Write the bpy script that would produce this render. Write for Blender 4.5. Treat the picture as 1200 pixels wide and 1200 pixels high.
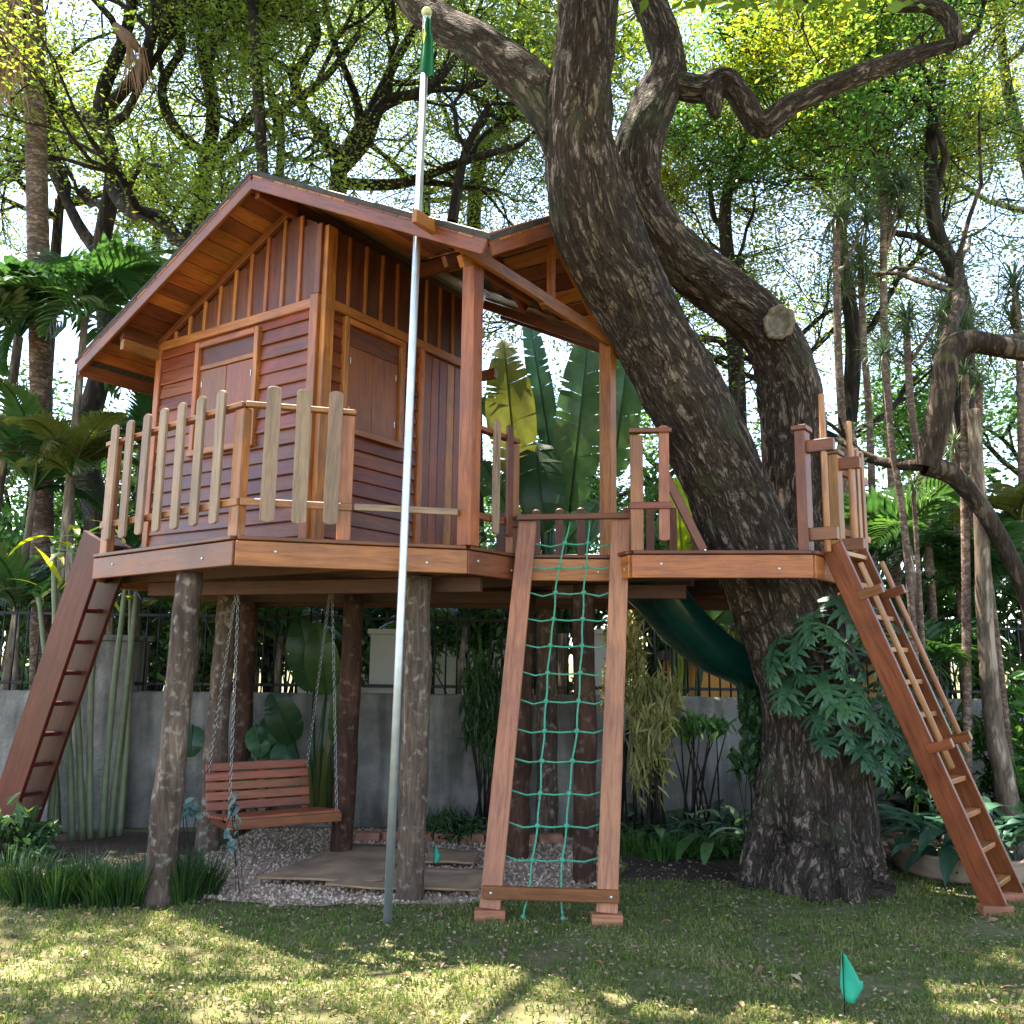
import bpy, math, random
import numpy as np
from mathutils import Matrix, Vector, noise

for o in list(bpy.data.objects):
    bpy.data.objects.remove(o)
scene = bpy.context.scene
col = scene.collection
rad = math.radians

# ------------------------------------------------------------------ camera, sky, sun, exposure
FPX, CAMH = 1050.0, 1.52
PITCH, ROLL = math.atan(170 / 1050), rad(.73)
CAM = Matrix.Translation((0, 0, CAMH)) @ Matrix.Rotation(math.pi / 2 + PITCH, 4, 'X') @ Matrix.Rotation(ROLL, 4, 'Z')
cd = bpy.data.cameras.new('camera')
cd.sensor_width = 36
cd.lens = FPX / 1200 * 36
cd.clip_start, cd.clip_end = .05, 2000
cam = bpy.data.objects.new('camera', cd)
cam.matrix_world = CAM
col.objects.link(cam)
scene.camera = cam

SUN_EL, SUN_AZ = rad(71), rad(-52)          # compass style: 0 = +Y (away from the camera), 90 = +X
world = bpy.data.worlds.new('World')
scene.world = world
world.use_nodes = True
wn = world.node_tree
bg = wn.nodes['Background']
sky = wn.nodes.new('ShaderNodeTexSky')
sky.sky_type = 'NISHITA'
sky.sun_disc = False
sky.sun_elevation = SUN_EL
sky.sun_rotation = SUN_AZ
sky.air_density, sky.dust_density, sky.ozone_density = 1.0, .7, 1.0
hsv = wn.nodes.new('ShaderNodeHueSaturation')      # thin bright haze: the sky is a pale, milky blue
hsv.inputs['Saturation'].default_value = .88
wn.links.new(sky.outputs[0], hsv.inputs['Color'])
wn.links.new(hsv.outputs[0], bg.inputs[0])
bg.inputs[1].default_value = .1
sd = bpy.data.lights.new('sun', 'SUN')
sd.energy = 4.3
sd.angle = rad(.53)
sd.color = (1, .93, .82)
sun = bpy.data.objects.new('sun', sd)
col.objects.link(sun)
sv = Vector((math.sin(SUN_AZ) * math.cos(SUN_EL), math.cos(SUN_AZ) * math.cos(SUN_EL), math.sin(SUN_EL)))
sun.rotation_euler = sv.to_track_quat('Z', 'Y').to_euler()
scene.view_settings.view_transform = 'Standard'
scene.view_settings.look = 'None'
scene.view_settings.gamma = 1
scene.view_settings.use_curve_mapping = False
scene.view_settings.exposure = 2.92
scene.render.engine = 'CYCLES'
scene.cycles.max_bounces = 10
scene.cycles.transparent_max_bounces = 8

# ------------------------------------------------------------------ pixel helpers (photograph is 1200 x 1200)
_R = CAM.to_3x3()
_C = Vector((0, 0, CAMH))


def ray(x, y):
    return _R @ Vector(((x - 600) / FPX, -(y - 600) / FPX, -1))


def atz(x, y, z=0.0):
    d = ray(x, y)
    return _C + d * ((z - CAMH) / d.z)


def aty(x, y, Y):
    d = ray(x, y)
    return _C + d * (Y / d.y)


# ------------------------------------------------------------------ scene graph helpers
WM = {}
IDENT = Matrix.Identity(4)


def put(name, mesh, mat, parent=None, M=None):
    o = bpy.data.objects.new(name, mesh)
    M = M or IDENT
    if mesh is not None and mat is not None and not mesh.materials:
        mesh.materials.append(mat)
    elif mesh is not None and mat is not None and mesh.materials[0] != mat:
        o.data = mesh = mesh.copy()
        mesh.materials[0] = mat
    if parent is not None:
        o.parent = parent
        o.matrix_parent_inverse = WM[parent.name].inverted()
    o.matrix_basis = M
    col.objects.link(o)
    WM[o.name] = M.copy()
    return o


def tag(o, label, cat, group=None):
    o['label'] = label
    o['category'] = cat
    if group:
        o['group'] = group
    return o


def thing(name, label, cat, loc=(0, 0, 0), group=None):
    return tag(put(name, None, None, None, Matrix.Translation(loc)), label, cat, group)


def fast_mesh(name, V, F, smooth=False, rnd=None):
    """V (n,3); F list of index arrays, each (m,k)"""
    me = bpy.data.meshes.new(name)
    V = np.asarray(V, dtype=np.float32)
    me.vertices.add(len(V))
    me.vertices.foreach_set('co', V.ravel())
    F = [np.asarray(f, dtype=np.int32) for f in F if len(f)]
    loops = np.concatenate([f.ravel() for f in F])
    tot = np.concatenate([np.full(len(f), f.shape[1], dtype=np.int32) for f in F])
    start = np.concatenate([[0], np.cumsum(tot)[:-1]]).astype(np.int32)
    me.loops.add(len(loops))
    me.loops.foreach_set('vertex_index', loops)
    me.polygons.add(len(tot))
    me.polygons.foreach_set('loop_start', start)
    me.polygons.foreach_set('loop_total', tot)
    me.polygons.foreach_set('use_smooth', np.full(len(tot), smooth))
    me.update(calc_edges=True)
    if rnd is not None:
        a = me.attributes.new('rnd', 'FLOAT', 'FACE')
        a.data.foreach_set('value', np.asarray(rnd, dtype=np.float32))
    me.validate()
    return me


class MB:
    def __init__(s):
        s.V, s.Q, s.T, s.n = [], [], [], 0

    def add(s, verts, quads=(), tris=()):
        k = s.n
        s.V.extend([tuple(v) for v in verts])
        s.n += len(verts)
        s.Q.extend([[i + k for i in q] for q in quads])
        s.T.extend([[i + k for i in t] for t in tris])

    def tube(s, pts, rads, n=8, cap=True, wob=0, seed=0):
        pts = [Vector(p) for p in pts]
        m = len(pts)
        if not hasattr(rads, '__len__'):
            rads = [rads] * m
        rings = []
        prev = None
        for i, p in enumerate(pts):
            d = (pts[min(i + 1, m - 1)] - pts[max(i - 1, 0)])
            d = d.normalized() if d.length > 1e-9 else Vector((0, 0, 1))
            if prev is None:
                prev = d.orthogonal().normalized()
            x = prev - d * prev.dot(d)
            x = x.normalized() if x.length > 1e-6 else d.orthogonal().normalized()
            prev = x
            y = d.cross(x)
            for j in range(n):
                a = 2 * math.pi * j / n
                q = p + (x * math.cos(a) + y * math.sin(a)) * rads[i]
                if wob:
                    q += (q - p) * wob * noise.noise(Vector((q.x * 7 + seed, q.y * 7, q.z * 3)))
                rings.append(q)
        Q = [[i * n + j, i * n + (j + 1) % n, (i + 1) * n + (j + 1) % n, (i + 1) * n + j] for i in range(m - 1) for j in range(n)]
        T = []
        if cap:
            T = [[0, j + 1, j] for j in range(1, n - 1)] + [[(m - 1) * n, (m - 1) * n + j, (m - 1) * n + j + 1] for j in range(1, n - 1)]
        s.add(rings, Q, T)

    def blade(s, base, d, L, W, droop=.5, nseg=5, fold=.15, prof=None, up=None):
        """leaf with a folded midrib: three verts per station"""
        p = Vector(base)
        d = Vector(d).normalized()
        up = Vector(up) if up is not None else Vector((0, 0, 1))
        vs = []
        for i in range(nseg + 1):
            t = i / nseg
            sd_ = d.cross(up)
            sd_ = sd_.normalized() if sd_.length > 1e-4 else Vector((1, 0, 0))
            nn = sd_.cross(d)
            w = W / 2 * (prof(t) if prof else max(.03, math.sin(math.pi * min(1, .06 + .94 * t) ** .8)))
            vs += [p + sd_ * w + nn * (fold * w), p.copy(), p - sd_ * w + nn * (fold * w)]
            p = p + d * (L / nseg)
            ax = sd_
            d = Matrix.Rotation(-droop / nseg, 3, ax) @ d
        Q = []
        for i in range(nseg):
            k = i * 3
            Q += [[k, k + 3, k + 4, k + 1], [k + 1, k + 4, k + 5, k + 2]]
        s.add(vs, Q)

    def box(s, M, l, w, h):
        vs = [M @ Vector((x * l / 2, y * w / 2, z * h / 2)) for x in (-1, 1) for y in (-1, 1) for z in (-1, 1)]
        s.add(vs, [[0, 1, 3, 2], [4, 6, 7, 5], [0, 4, 5, 1], [2, 3, 7, 6], [0, 2, 6, 4], [1, 5, 7, 3]])

    def mesh(s, name, smooth=False):
        F = []
        if s.Q: F.append(np.array(s.Q))
        if s.T: F.append(np.array(s.T))
        return fast_mesh(name, np.array([tuple(v) for v in s.V]), F, smooth)


_cb = {}


def cbox(l, w, h, ch=.004):
    """chamfered box, local x = length"""
    key = (round(l, 3), round(w, 3), round(h, 3))
    if key in _cb:
        return _cb[key].copy() if _cb[key].materials else _cb[key]
    c = min(ch, w * .25, h * .25)
    hx, hy, hz = l / 2, w / 2, h / 2
    V, idx = [], {}
    for sx in (-1, 1):
        for sy in (-1, 1):
            for sz in (-1, 1):
                for ax in range(3):
                    p = [sx * (hx - c), sy * (hy - c), sz * (hz - c)]
                    p[ax] += (sx, sy, sz)[ax] * c
                    idx[sx, sy, sz, ax] = len(V)
                    V.append(p)
    Q, T = [], []

    def quad(ids, nrm):
        a, b, cc = (Vector(V[i]) for i in ids[:3])
        if (b - a).cross(cc - a).dot(Vector(nrm)) < 0:
            ids = ids[::-1]
        (Q if len(ids) == 4 else T).append(ids)
    for ax in range(3):
        for s1 in (-1, 1):
            o1, o2 = [i for i in range(3) if i != ax]
            ids = []
            for a, b in ((-1, -1), (1, -1), (1, 1), (-1, 1)):
                sg = [0, 0, 0]; sg[ax] = s1; sg[o1] = a; sg[o2] = b
                ids.append(idx[(*sg, ax)])
            n = [0, 0, 0]; n[ax] = s1
            quad(ids, n)
    for ax in range(3):
        o1, o2 = [i for i in range(3) if i != ax]
        for a in (-1, 1):
            for b in (-1, 1):
                sg0 = [0, 0, 0]; sg0[ax] = -1; sg0[o1] = a; sg0[o2] = b
                sg1 = list(sg0); sg1[ax] = 1
                n = [0, 0, 0]; n[o1] = a; n[o2] = b
                quad([idx[(*sg0, o1)], idx[(*sg1, o1)], idx[(*sg1, o2)], idx[(*sg0, o2)]], n)
    for sx in (-1, 1):
        for sy in (-1, 1):
            for sz in (-1, 1):
                quad([idx[sx, sy, sz, k] for k in range(3)], (sx, sy, sz))
    me = fast_mesh('board', V, [np.array(Q), np.array(T)])
    _cb[key] = me
    return me


_cbm = {}


def frame(p0, p1, wdir):
    p0, p1 = Vector(p0), Vector(p1)
    x = (p1 - p0).normalized()
    y = Vector(wdir)
    y = (y - x * y.dot(x)).normalized()
    z = x.cross(y)
    M = Matrix((x, y, z)).transposed().to_4x4()
    M.translation = (p0 + p1) / 2
    return M


def beam(name, p0, p1, w, t, mat, parent, wdir=(0, 0, 1)):
    """board from p0 to p1: width w along wdir, thickness t across"""
    L = (Vector(p1) - Vector(p0)).length
    key = (round(L, 3), round(w, 3), round(t, 3), mat.name)
    if key not in _cbm:
        me = cbox(L, w, t)
        if me.materials:
            me = me.copy(); me.materials[0] = mat
        else:
            me = me.copy(); me.materials.append(mat)
        _cbm[key] = me
    return put(name, _cbm[key], mat, parent, frame(p0, p1, wdir))


def rod(name, p0, p1, r, mat, parent, n=12):
    p0, p1 = Vector(p0), Vector(p1)
    L = (p1 - p0).length
    mb = MB()
    mb.tube([(-L / 2, 0, 0), (-L / 2 + .004, 0, 0), (L / 2 - .004, 0, 0), (L / 2, 0, 0)], [r - .004, r, r, r - .004], n)
    return put(name, mb.mesh('rod', True), mat, parent, frame(p0, p1, (p1 - p0).orthogonal()))


def picket_mesh(L, w, t, both=True):
    pts = []
    r = w / 2
    k = 6
    for i in range(k + 1):
        a = -math.pi / 2 + math.pi * i / k
        pts.append((L / 2 - r * .55 + r * .55 * math.cos(a), r * math.sin(a)))
    if both:
        for i in range(k + 1):
            a = math.pi / 2 + math.pi * i / k
            pts.append((-L / 2 + r * .4 + r * .4 * math.cos(a), r * math.sin(a)))
    else:
        pts += [(-L / 2, r), (-L / 2, -r)]
    n = len(pts)
    c = .003
    V = []
    for (dz, sc) in ((-t / 2, c), (-t / 2 + c, 0), (t / 2 - c, 0), (t / 2, c)):
        for x, y in pts:
            V.append((x - sc * (1 if x > 0 else -1), y * (1 - sc / r), dz))
    me = bpy.data.meshes.new('picket')
    F = [list(range(n))[::-1], list(range(3 * n, 4 * n))]
    for k2 in range(3):
        F += [[k2 * n + i, k2 * n + (i + 1) % n, (k2 + 1) * n + (i + 1) % n, (k2 + 1) * n + i] for i in range(n)]
    me.from_pydata(V, [], F)
    me.update()
    return me


def clip_line(poly, o, d):
    """intervals of the 2D line o + t d inside polygon"""
    ts = []
    n = len(poly)
    nx, ny = -d[1], d[0]
    for i in range(n):
        a, b = poly[i], poly[(i + 1) % n]
        sa = (a[0] - o[0]) * nx + (a[1] - o[1]) * ny
        sb = (b[0] - o[0]) * nx + (b[1] - o[1]) * ny
        if (sa > 0) != (sb > 0):
            k = sa / (sa - sb)
            x, y = a[0] + (b[0] - a[0]) * k, a[1] + (b[1] - a[1]) * k
            ts.append((x - o[0]) * d[0] + (y - o[1]) * d[1])
    ts.sort()
    return [(ts[i], ts[i + 1]) for i in range(0, len(ts) - 1, 2)]


def strips(poly, d, w, gap, holes=()):
    """board centrelines (start, end) filling a polygon, with round holes left out"""
    n = (-d[1], d[0])
    ss = [p[0] * n[0] + p[1] * n[1] for p in poly]
    s = min(ss) + w / 2 + .002
    out = []
    while s < max(ss) - w / 2:
        iv = None
        for off in (-w / 2 + .001, 0, w / 2 - .001):
            o = (n[0] * (s + off), n[1] * (s + off))
            cur = clip_line(poly, o, d)
            iv = cur if iv is None else [(max(a, c), min(b, e)) for a, b in iv for c, e in cur if min(b, e) - max(a, c) > .03]
        for hx, hy, hr in holes:
            hs = hx * n[0] + hy * n[1] - s
            ht = hx * d[0] + hy * d[1]
            if abs(hs) < hr + w / 2:
                q = max(0, abs(hs) - w / 2)
                e = math.sqrt(max(0, hr * hr - q * q))
                iv = [x for a, b in iv for x in ((a, min(b, ht - e)), (max(a, ht + e), b)) if x[1] - x[0] > .05]
        for a, b in iv:
            out.append(((n[0] * s + d[0] * a, n[1] * s + d[1] * a), (n[0] * s + d[0] * b, n[1] * s + d[1] * b)))
        s += w + gap
    return out


# ------------------------------------------------------------------ materials
def nodes(name):
    m = bpy.data.materials.new(name)
    m.use_nodes = True
    nt = m.node_tree
    b = nt.nodes['Principled BSDF']
    return m, nt, b


def N(nt, kind, **kw):
    n = nt.nodes.new('ShaderNode' + kind)
    for k, v in kw.items():
        setattr(n, k, v)
    return n


def ramp(nt, stops):
    r = N(nt, 'ValToRGB')
    e = r.color_ramp.elements
    while len(e) < len(stops):
        e.new(.5)
    for i, (p, c) in enumerate(stops):
        e[i].position = p
        e[i].color = (*c, 1)
    return r


def wood(name, dark, light, rough=.5, vary=.3, knots=.5, weather=None):
    m, nt, b = nodes(name)
    tc = N(nt, 'TexCoord'); oi = N(nt, 'ObjectInfo')
    mul = N(nt, 'VectorMath', operation='MULTIPLY'); mul.inputs[1].default_value = (1.3, 16, 16)
    off = N(nt, 'VectorMath', operation='ADD')
    sc = N(nt, 'VectorMath', operation='SCALE'); sc.inputs[0].default_value = (37, 61, 17)
    nt.links.new(oi.outputs['Random'], sc.inputs['Scale'])
    nt.links.new(tc.outputs['Object'], mul.inputs[0])
    nt.links.new(mul.outputs[0], off.inputs[0]); nt.links.new(sc.outputs[0], off.inputs[1])
    nz = N(nt, 'TexNoise'); nz.inputs['Scale'].default_value = 1.5; nz.inputs['Detail'].default_value = 7
    nz.inputs['Roughness'].default_value = .62; nz.inputs['Distortion'].default_value = 1.2
    nt.links.new(off.outputs[0], nz.inputs['Vector'])
    fine = N(nt, 'TexNoise'); fine.inputs['Scale'].default_value = 9; fine.inputs['Detail'].default_value = 3
    nt.links.new(off.outputs[0], fine.inputs['Vector'])
    mid = tuple((a + c) / 2 for a, c in zip(dark, light))
    rp = ramp(nt, [(.34, tuple(x * .8 for x in dark)), (.5, mid), (.66, light)])
    mx = N(nt, 'Math', operation='MULTIPLY_ADD'); mx.inputs[1].default_value = .35
    nt.links.new(fine.outputs[0], mx.inputs[0])
    sub = N(nt, 'Math', operation='SUBTRACT'); sub.inputs[1].default_value = .175
    nt.links.new(nz.outputs[0], sub.inputs[0]); nt.links.new(sub.outputs[0], mx.inputs[2])
    nt.links.new(mx.outputs[0], rp.inputs[0])
    hs = N(nt, 'HueSaturation')
    mr = N(nt, 'MapRange'); mr.inputs[3].default_value = 1 - vary; mr.inputs[4].default_value = 1 + vary
    nt.links.new(oi.outputs['Random'], mr.inputs[0]); nt.links.new(mr.outputs[0], hs.inputs['Value'])
    m7 = N(nt, 'Math', operation='MULTIPLY'); m7.inputs[1].default_value = 7.31
    fr = N(nt, 'Math', operation='FRACT')
    nt.links.new(oi.outputs['Random'], m7.inputs[0]); nt.links.new(m7.outputs[0], fr.inputs[0])
    mh = N(nt, 'MapRange'); mh.inputs[3].default_value = .493; mh.inputs[4].default_value = .509
    nt.links.new(fr.outputs[0], mh.inputs[0]); nt.links.new(mh.outputs[0], hs.inputs['Hue'])
    # weather stains
    st = N(nt, 'TexNoise'); st.inputs['Scale'].default_value = 3.1; st.inputs['Detail'].default_value = 5
    geo = N(nt, 'NewGeometry')
    nt.links.new(geo.outputs['Position'], st.inputs['Vector'])
    sr = N(nt, 'MapRange'); sr.inputs[1].default_value = .45; sr.inputs[2].default_value = .75
    nt.links.new(st.outputs[0], sr.inputs[0])
    mixc = N(nt, 'MixRGB', blend_type='MIX')
    mixc.inputs[2].default_value = (*(weather or tuple(x * .45 for x in mid)), 1)
    ml = N(nt, 'Math', operation='MULTIPLY'); ml.inputs[1].default_value = .7
    nt.links.new(sr.outputs[0], ml.inputs[0]); nt.links.new(ml.outputs[0], mixc.inputs[0])
    nt.links.new(rp.outputs[0], mixc.inputs[1]); nt.links.new(mixc.outputs[0], hs.inputs['Color'])
    nt.links.new(hs.outputs[0], b.inputs['Base Color'])
    rr = N(nt, 'MapRange'); rr.inputs[3].default_value = rough - .12; rr.inputs[4].default_value = rough + .2
    nt.links.new(nz.outputs[0], rr.inputs[0]); nt.links.new(rr.outputs[0], b.inputs['Roughness'])
    bp = N(nt, 'Bump'); bp.inputs['Strength'].default_value = .35; bp.inputs['Distance'].default_value = .004
    nt.links.new(mx.outputs[0], bp.inputs['Height']); nt.links.new(bp.outputs[0], b.inputs['Normal'])
    return m


def bark(name, dark, light, attr=None, scale=9, stretch=.22, bump=.6, moss=None, dist=.03, plate=1.6, crack=.12, mscale=3.4):
    m, nt, b = nodes(name)
    if attr:
        src = N(nt, 'Attribute'); src.attribute_name = attr; out = src.outputs['Vector']
    else:
        src = N(nt, 'TexCoord'); out = src.outputs['Object']
    mul = N(nt, 'VectorMath', operation='MULTIPLY'); mul.inputs[1].default_value = (1, 1, stretch)
    nt.links.new(out, mul.inputs[0])
    wz = N(nt, 'TexNoise'); wz.inputs['Scale'].default_value = scale * .6; wz.inputs['Detail'].default_value = 4
    nt.links.new(mul.outputs[0], wz.inputs['Vector'])
    wadd = N(nt, 'VectorMath', operation='MULTIPLY_ADD'); wadd.inputs[1].default_value = (.16,) * 3
    nt.links.new(wz.outputs['Color'], wadd.inputs[0]); nt.links.new(mul.outputs[0], wadd.inputs[2])
    def ridge(sc, width):
        q = N(nt, 'TexNoise'); q.inputs['Scale'].default_value = sc; q.inputs['Detail'].default_value = 3
        q.inputs['Roughness'].default_value = .55; q.inputs['Distortion'].default_value = .4
        nt.links.new(wadd.outputs[0], q.inputs['Vector'])
        s1 = N(nt, 'Math', operation='SUBTRACT'); s1.inputs[1].default_value = .5
        s2 = N(nt, 'Math', operation='ABSOLUTE')
        s3 = N(nt, 'MapRange'); s3.inputs[2].default_value = width
        nt.links.new(q.outputs[0], s1.inputs[0]); nt.links.new(s1.outputs[0], s2.inputs[0]); nt.links.new(s2.outputs[0], s3.inputs[0])
        return s3.outputs[0]
    ra, rb_ = ridge(scale * plate * .55, crack), ridge(scale * plate * 1.3, crack * .9)
    crk = N(nt, 'Math', operation='MULTIPLY_ADD'); crk.inputs[1].default_value = .6
    m4 = N(nt, 'Math', operation='MULTIPLY'); m4.inputs[1].default_value = .4
    nt.links.new(rb_, m4.inputs[0]); nt.links.new(ra, crk.inputs[0]); nt.links.new(m4.outputs[0], crk.inputs[2])
    fn = N(nt, 'TexNoise'); fn.inputs['Scale'].default_value = scale * 4; fn.inputs['Detail'].default_value = 7
    fn.inputs['Roughness'].default_value = .7
    nt.links.new(mul.outputs[0], fn.inputs['Vector'])
    big = N(nt, 'TexNoise'); big.inputs['Scale'].default_value = 2.2; big.inputs['Detail'].default_value = 4
    nt.links.new(out, big.inputs['Vector'])
    hsum = N(nt, 'Math', operation='MULTIPLY_ADD'); hsum.inputs[1].default_value = .9
    nt.links.new(fn.outputs[0], hsum.inputs[0]); nt.links.new(crk.outputs[0], hsum.inputs[2])
    rp = ramp(nt, [(.35, tuple(x * .45 for x in dark)), (.75, dark), (1.35 / 1.5, light)])
    d15 = N(nt, 'Math', operation='DIVIDE'); d15.inputs[1].default_value = 1.5
    nt.links.new(hsum.outputs[0], d15.inputs[0]); nt.links.new(d15.outputs[0], rp.inputs[0])
    c2 = N(nt, 'MixRGB', blend_type='MULTIPLY'); c2.inputs[0].default_value = .75
    r2 = ramp(nt, [(.3, (.5, .45, .45)), (.55, (1, .95, .9)), (.75, (1.25, 1.12, 1.0))])
    nt.links.new(big.outputs[0], r2.inputs[0])
    nt.links.new(rp.outputs[0], c2.inputs[1]); nt.links.new(r2.outputs[0], c2.inputs[2])
    last = c2.outputs[0]
    if moss:
        mn = N(nt, 'TexNoise'); mn.inputs['Scale'].default_value = mscale; mn.inputs['Detail'].default_value = 8
        nt.links.new(out, mn.inputs['Vector'])
        ms = N(nt, 'MapRange'); ms.inputs[1].default_value = .56; ms.inputs[2].default_value = .72; ms.inputs[4].default_value = .7
        nt.links.new(mn.outputs[0], ms.inputs[0])
        c3 = N(nt, 'MixRGB'); c3.inputs[2].default_value = (*moss, 1)
        nt.links.new(ms.outputs[0], c3.inputs[0]); nt.links.new(last, c3.inputs[1])
        last = c3.outputs[0]
    nt.links.new(last, b.inputs['Base Color'])
    b.inputs['Roughness'].default_value = .92
    b.inputs['Specular IOR Level'].default_value = .2
    bp = N(nt, 'Bump'); bp.inputs['Strength'].default_value = bump; bp.inputs['Distance'].default_value = dist
    nt.links.new(hsum.outputs[0], bp.inputs['Height']); nt.links.new(bp.outputs[0], b.inputs['Normal'])
    return m


def leafmat(name, cols, trans=.4, rough=.45, useobj=False, tcol=None, spec=.4):
    m, nt, b = nodes(name)
    if useobj:
        src = N(nt, 'ObjectInfo'); out = src.outputs['Random']
    else:
        src = N(nt, 'Attribute'); src.attribute_name = 'rnd'; out = src.outputs['Fac']
    k = len(cols)
    rp = ramp(nt, [(i / max(1, k - 1), c) for i, c in enumerate(cols)])
    nt.links.new(out, rp.inputs[0])
    colr = rp.outputs[0]
    tc = N(nt, 'TexCoord')
    nz = N(nt, 'TexNoise'); nz.inputs['Scale'].default_value = 14; nz.inputs['Detail'].default_value = 3
    nt.links.new(tc.outputs['Object'], nz.inputs['Vector'])
    hs = N(nt, 'HueSaturation')
    mr = N(nt, 'MapRange'); mr.inputs[3].default_value = .65; mr.inputs[4].default_value = 1.35
    nt.links.new(nz.outputs[0], mr.inputs[0]); nt.links.new(mr.outputs[0], hs.inputs['Value'])
    nt.links.new(colr, hs.inputs['Color'])
    nt.links.new(hs.outputs[0], b.inputs['Base Color'])
    b.inputs['Roughness'].default_value = rough
    b.inputs['Specular IOR Level'].default_value = spec
    tr = N(nt, 'BsdfTranslucent')
    h2 = N(nt, 'HueSaturation'); h2.inputs['Saturation'].default_value = 1.1; h2.inputs['Value'].default_value = 1.7
    h2.inputs['Hue'].default_value = .485
    nt.links.new(hs.outputs[0], h2.inputs['Color']); nt.links.new(h2.outputs[0], tr.inputs['Color'])
    mx = N(nt, 'MixShader'); mx.inputs[0].default_value = trans
    nt.links.new(b.outputs[0], mx.inputs[1]); nt.links.new(tr.outputs[0], mx.inputs[2])
    nt.links.new(mx.outputs[0], nt.nodes['Material Output'].inputs[0])
    return m


def plain(name, c, rough=.5, metal=0, noise_amt=.25, nscale=8, bump=0, spec=.5):
    m, nt, b = nodes(name)
    geo = N(nt, 'NewGeometry')
    nz = N(nt, 'TexNoise'); nz.inputs['Scale'].default_value = nscale; nz.inputs['Detail'].default_value = 6
    nt.links.new(geo.outputs['Position'], nz.inputs['Vector'])
    rp = ramp(nt, [(.3, tuple(x * (1 - noise_amt) for x in c)), (.7, tuple(min(1, x * (1 + noise_amt)) for x in c))])
    nt.links.new(nz.outputs[0], rp.inputs[0]); nt.links.new(rp.outputs[0], b.inputs['Base Color'])
    b.inputs['Roughness'].default_value = rough
    b.inputs['Metallic'].default_value = metal
    b.inputs['Specular IOR Level'].default_value = spec
    if bump:
        bp = N(nt, 'Bump'); bp.inputs['Strength'].default_value = bump; bp.inputs['Distance'].default_value = .01
        nt.links.new(nz.outputs[0], bp.inputs['Height']); nt.links.new(bp.outputs[0], b.inputs['Normal'])
    return m


W_TAN = wood('wood_tan', (.24, .078, .018), (.42, .16, .038), .42, .18)
W_TRIM = wood('wood_orange', (.27, .074, .013), (.48, .155, .032), .42, .15)
W_RED = wood('wood_red_brown', (.11, .025, .009), (.20, .052, .017), .45, .28)
W_SIDE = wood('wood_siding', (.135, .028, .008), (.25, .062, .018), .4, .3)
W_PANEL = wood('wood_dark_panel', (.075, .018, .009), (.14, .037, .018), .5, .2)
W_SHUT = wood('wood_shutter', (.18, .044, .012), (.28, .08, .022), .42, .12)
W_PICK = wood('wood_picket_weathered', (.22, .13, .075), (.36, .23, .14), .65, .12, weather=(.16, .11, .075))
W_NET = wood('wood_pinkish', (.26, .082, .040), (.42, .155, .078), .55, .1)
W_STAIR = wood('wood_stair_purple', (.06, .009, .007), (.11, .02, .014), .4, .12)
W_ROD = wood('wood_rod', (.34, .14, .055), (.48, .23, .10), .45, .15)
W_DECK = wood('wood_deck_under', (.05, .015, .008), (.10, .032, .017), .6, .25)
W_BENCH = wood('wood_bench', (.19, .046, .016), (.32, .09, .03), .42, .15)
W_FAS = wood('wood_fascia', (.15, .037, .010), (.25, .072, .02), .42, .1)
LOG = bark('log_bark', (.17, .12, .09), (.36, .28, .22), scale=8, stretch=.16, bump=.6, dist=.01, plate=3.2, crack=.24, moss=(.33, .285, .23), mscale=17)
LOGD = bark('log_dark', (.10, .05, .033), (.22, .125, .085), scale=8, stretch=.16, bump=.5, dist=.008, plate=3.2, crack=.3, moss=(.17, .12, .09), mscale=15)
BARK = bark('tree_bark', (.105, .074, .058), (.31, .24, .19), attr='barkco', scale=9, stretch=.25, bump=1.0, moss=(.10, .105, .05), dist=.06, plate=3.6, crack=.12)
BARKD = bark('far_bark', (.03, .023, .018), (.065, .05, .04), scale=6, bump=.4)
BARKP = bark('pale_bark', (.20, .15, .11), (.36, .29, .22), scale=7, bump=.3, dist=.01)
METAL = plain('galvanised_steel', (.60, .62, .65), .48, .85, .12, 12)
CHAIN = plain('chain_steel', (.33, .33, .33), .35, 1, .15)
ROPE = plain('green_rope', (.06, .28, .165), .85, 0, .25, 60, .4)
GREEN_P = plain('green_plastic', (.003, .030, .022), .22, 0, .15)
GREEN_F = plain('green_cloth', (.02, .34, .20), .7, 0, .12)
FLAG_G = plain('flag_green', (.008, .14, .055), .75, 0, .15)
FLAG_Y = plain('flag_yellow', (.75, .58, .03), .75, 0, .1)
SHING = plain('roof_shingle', (.045, .038, .035), .9, 0, .4, 18, .5)
IRON = plain('black_iron', (.02, .02, .02), .5, .6)
STUCCO0 = plain('stucco_base', (.16, .148, .138), .95, 0, .45, 2.4, .7)
WHITE = plain('white_render', (.45, .43, .40), .9, 0, .1, 2)
OCHRE = plain('ochre_render', (.62, .30, .075), .9, 0, .12, 2)
RUG = plain('fibre_mat', (.27, .165, .095), .95, 0, .3, 6, .4)
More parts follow.
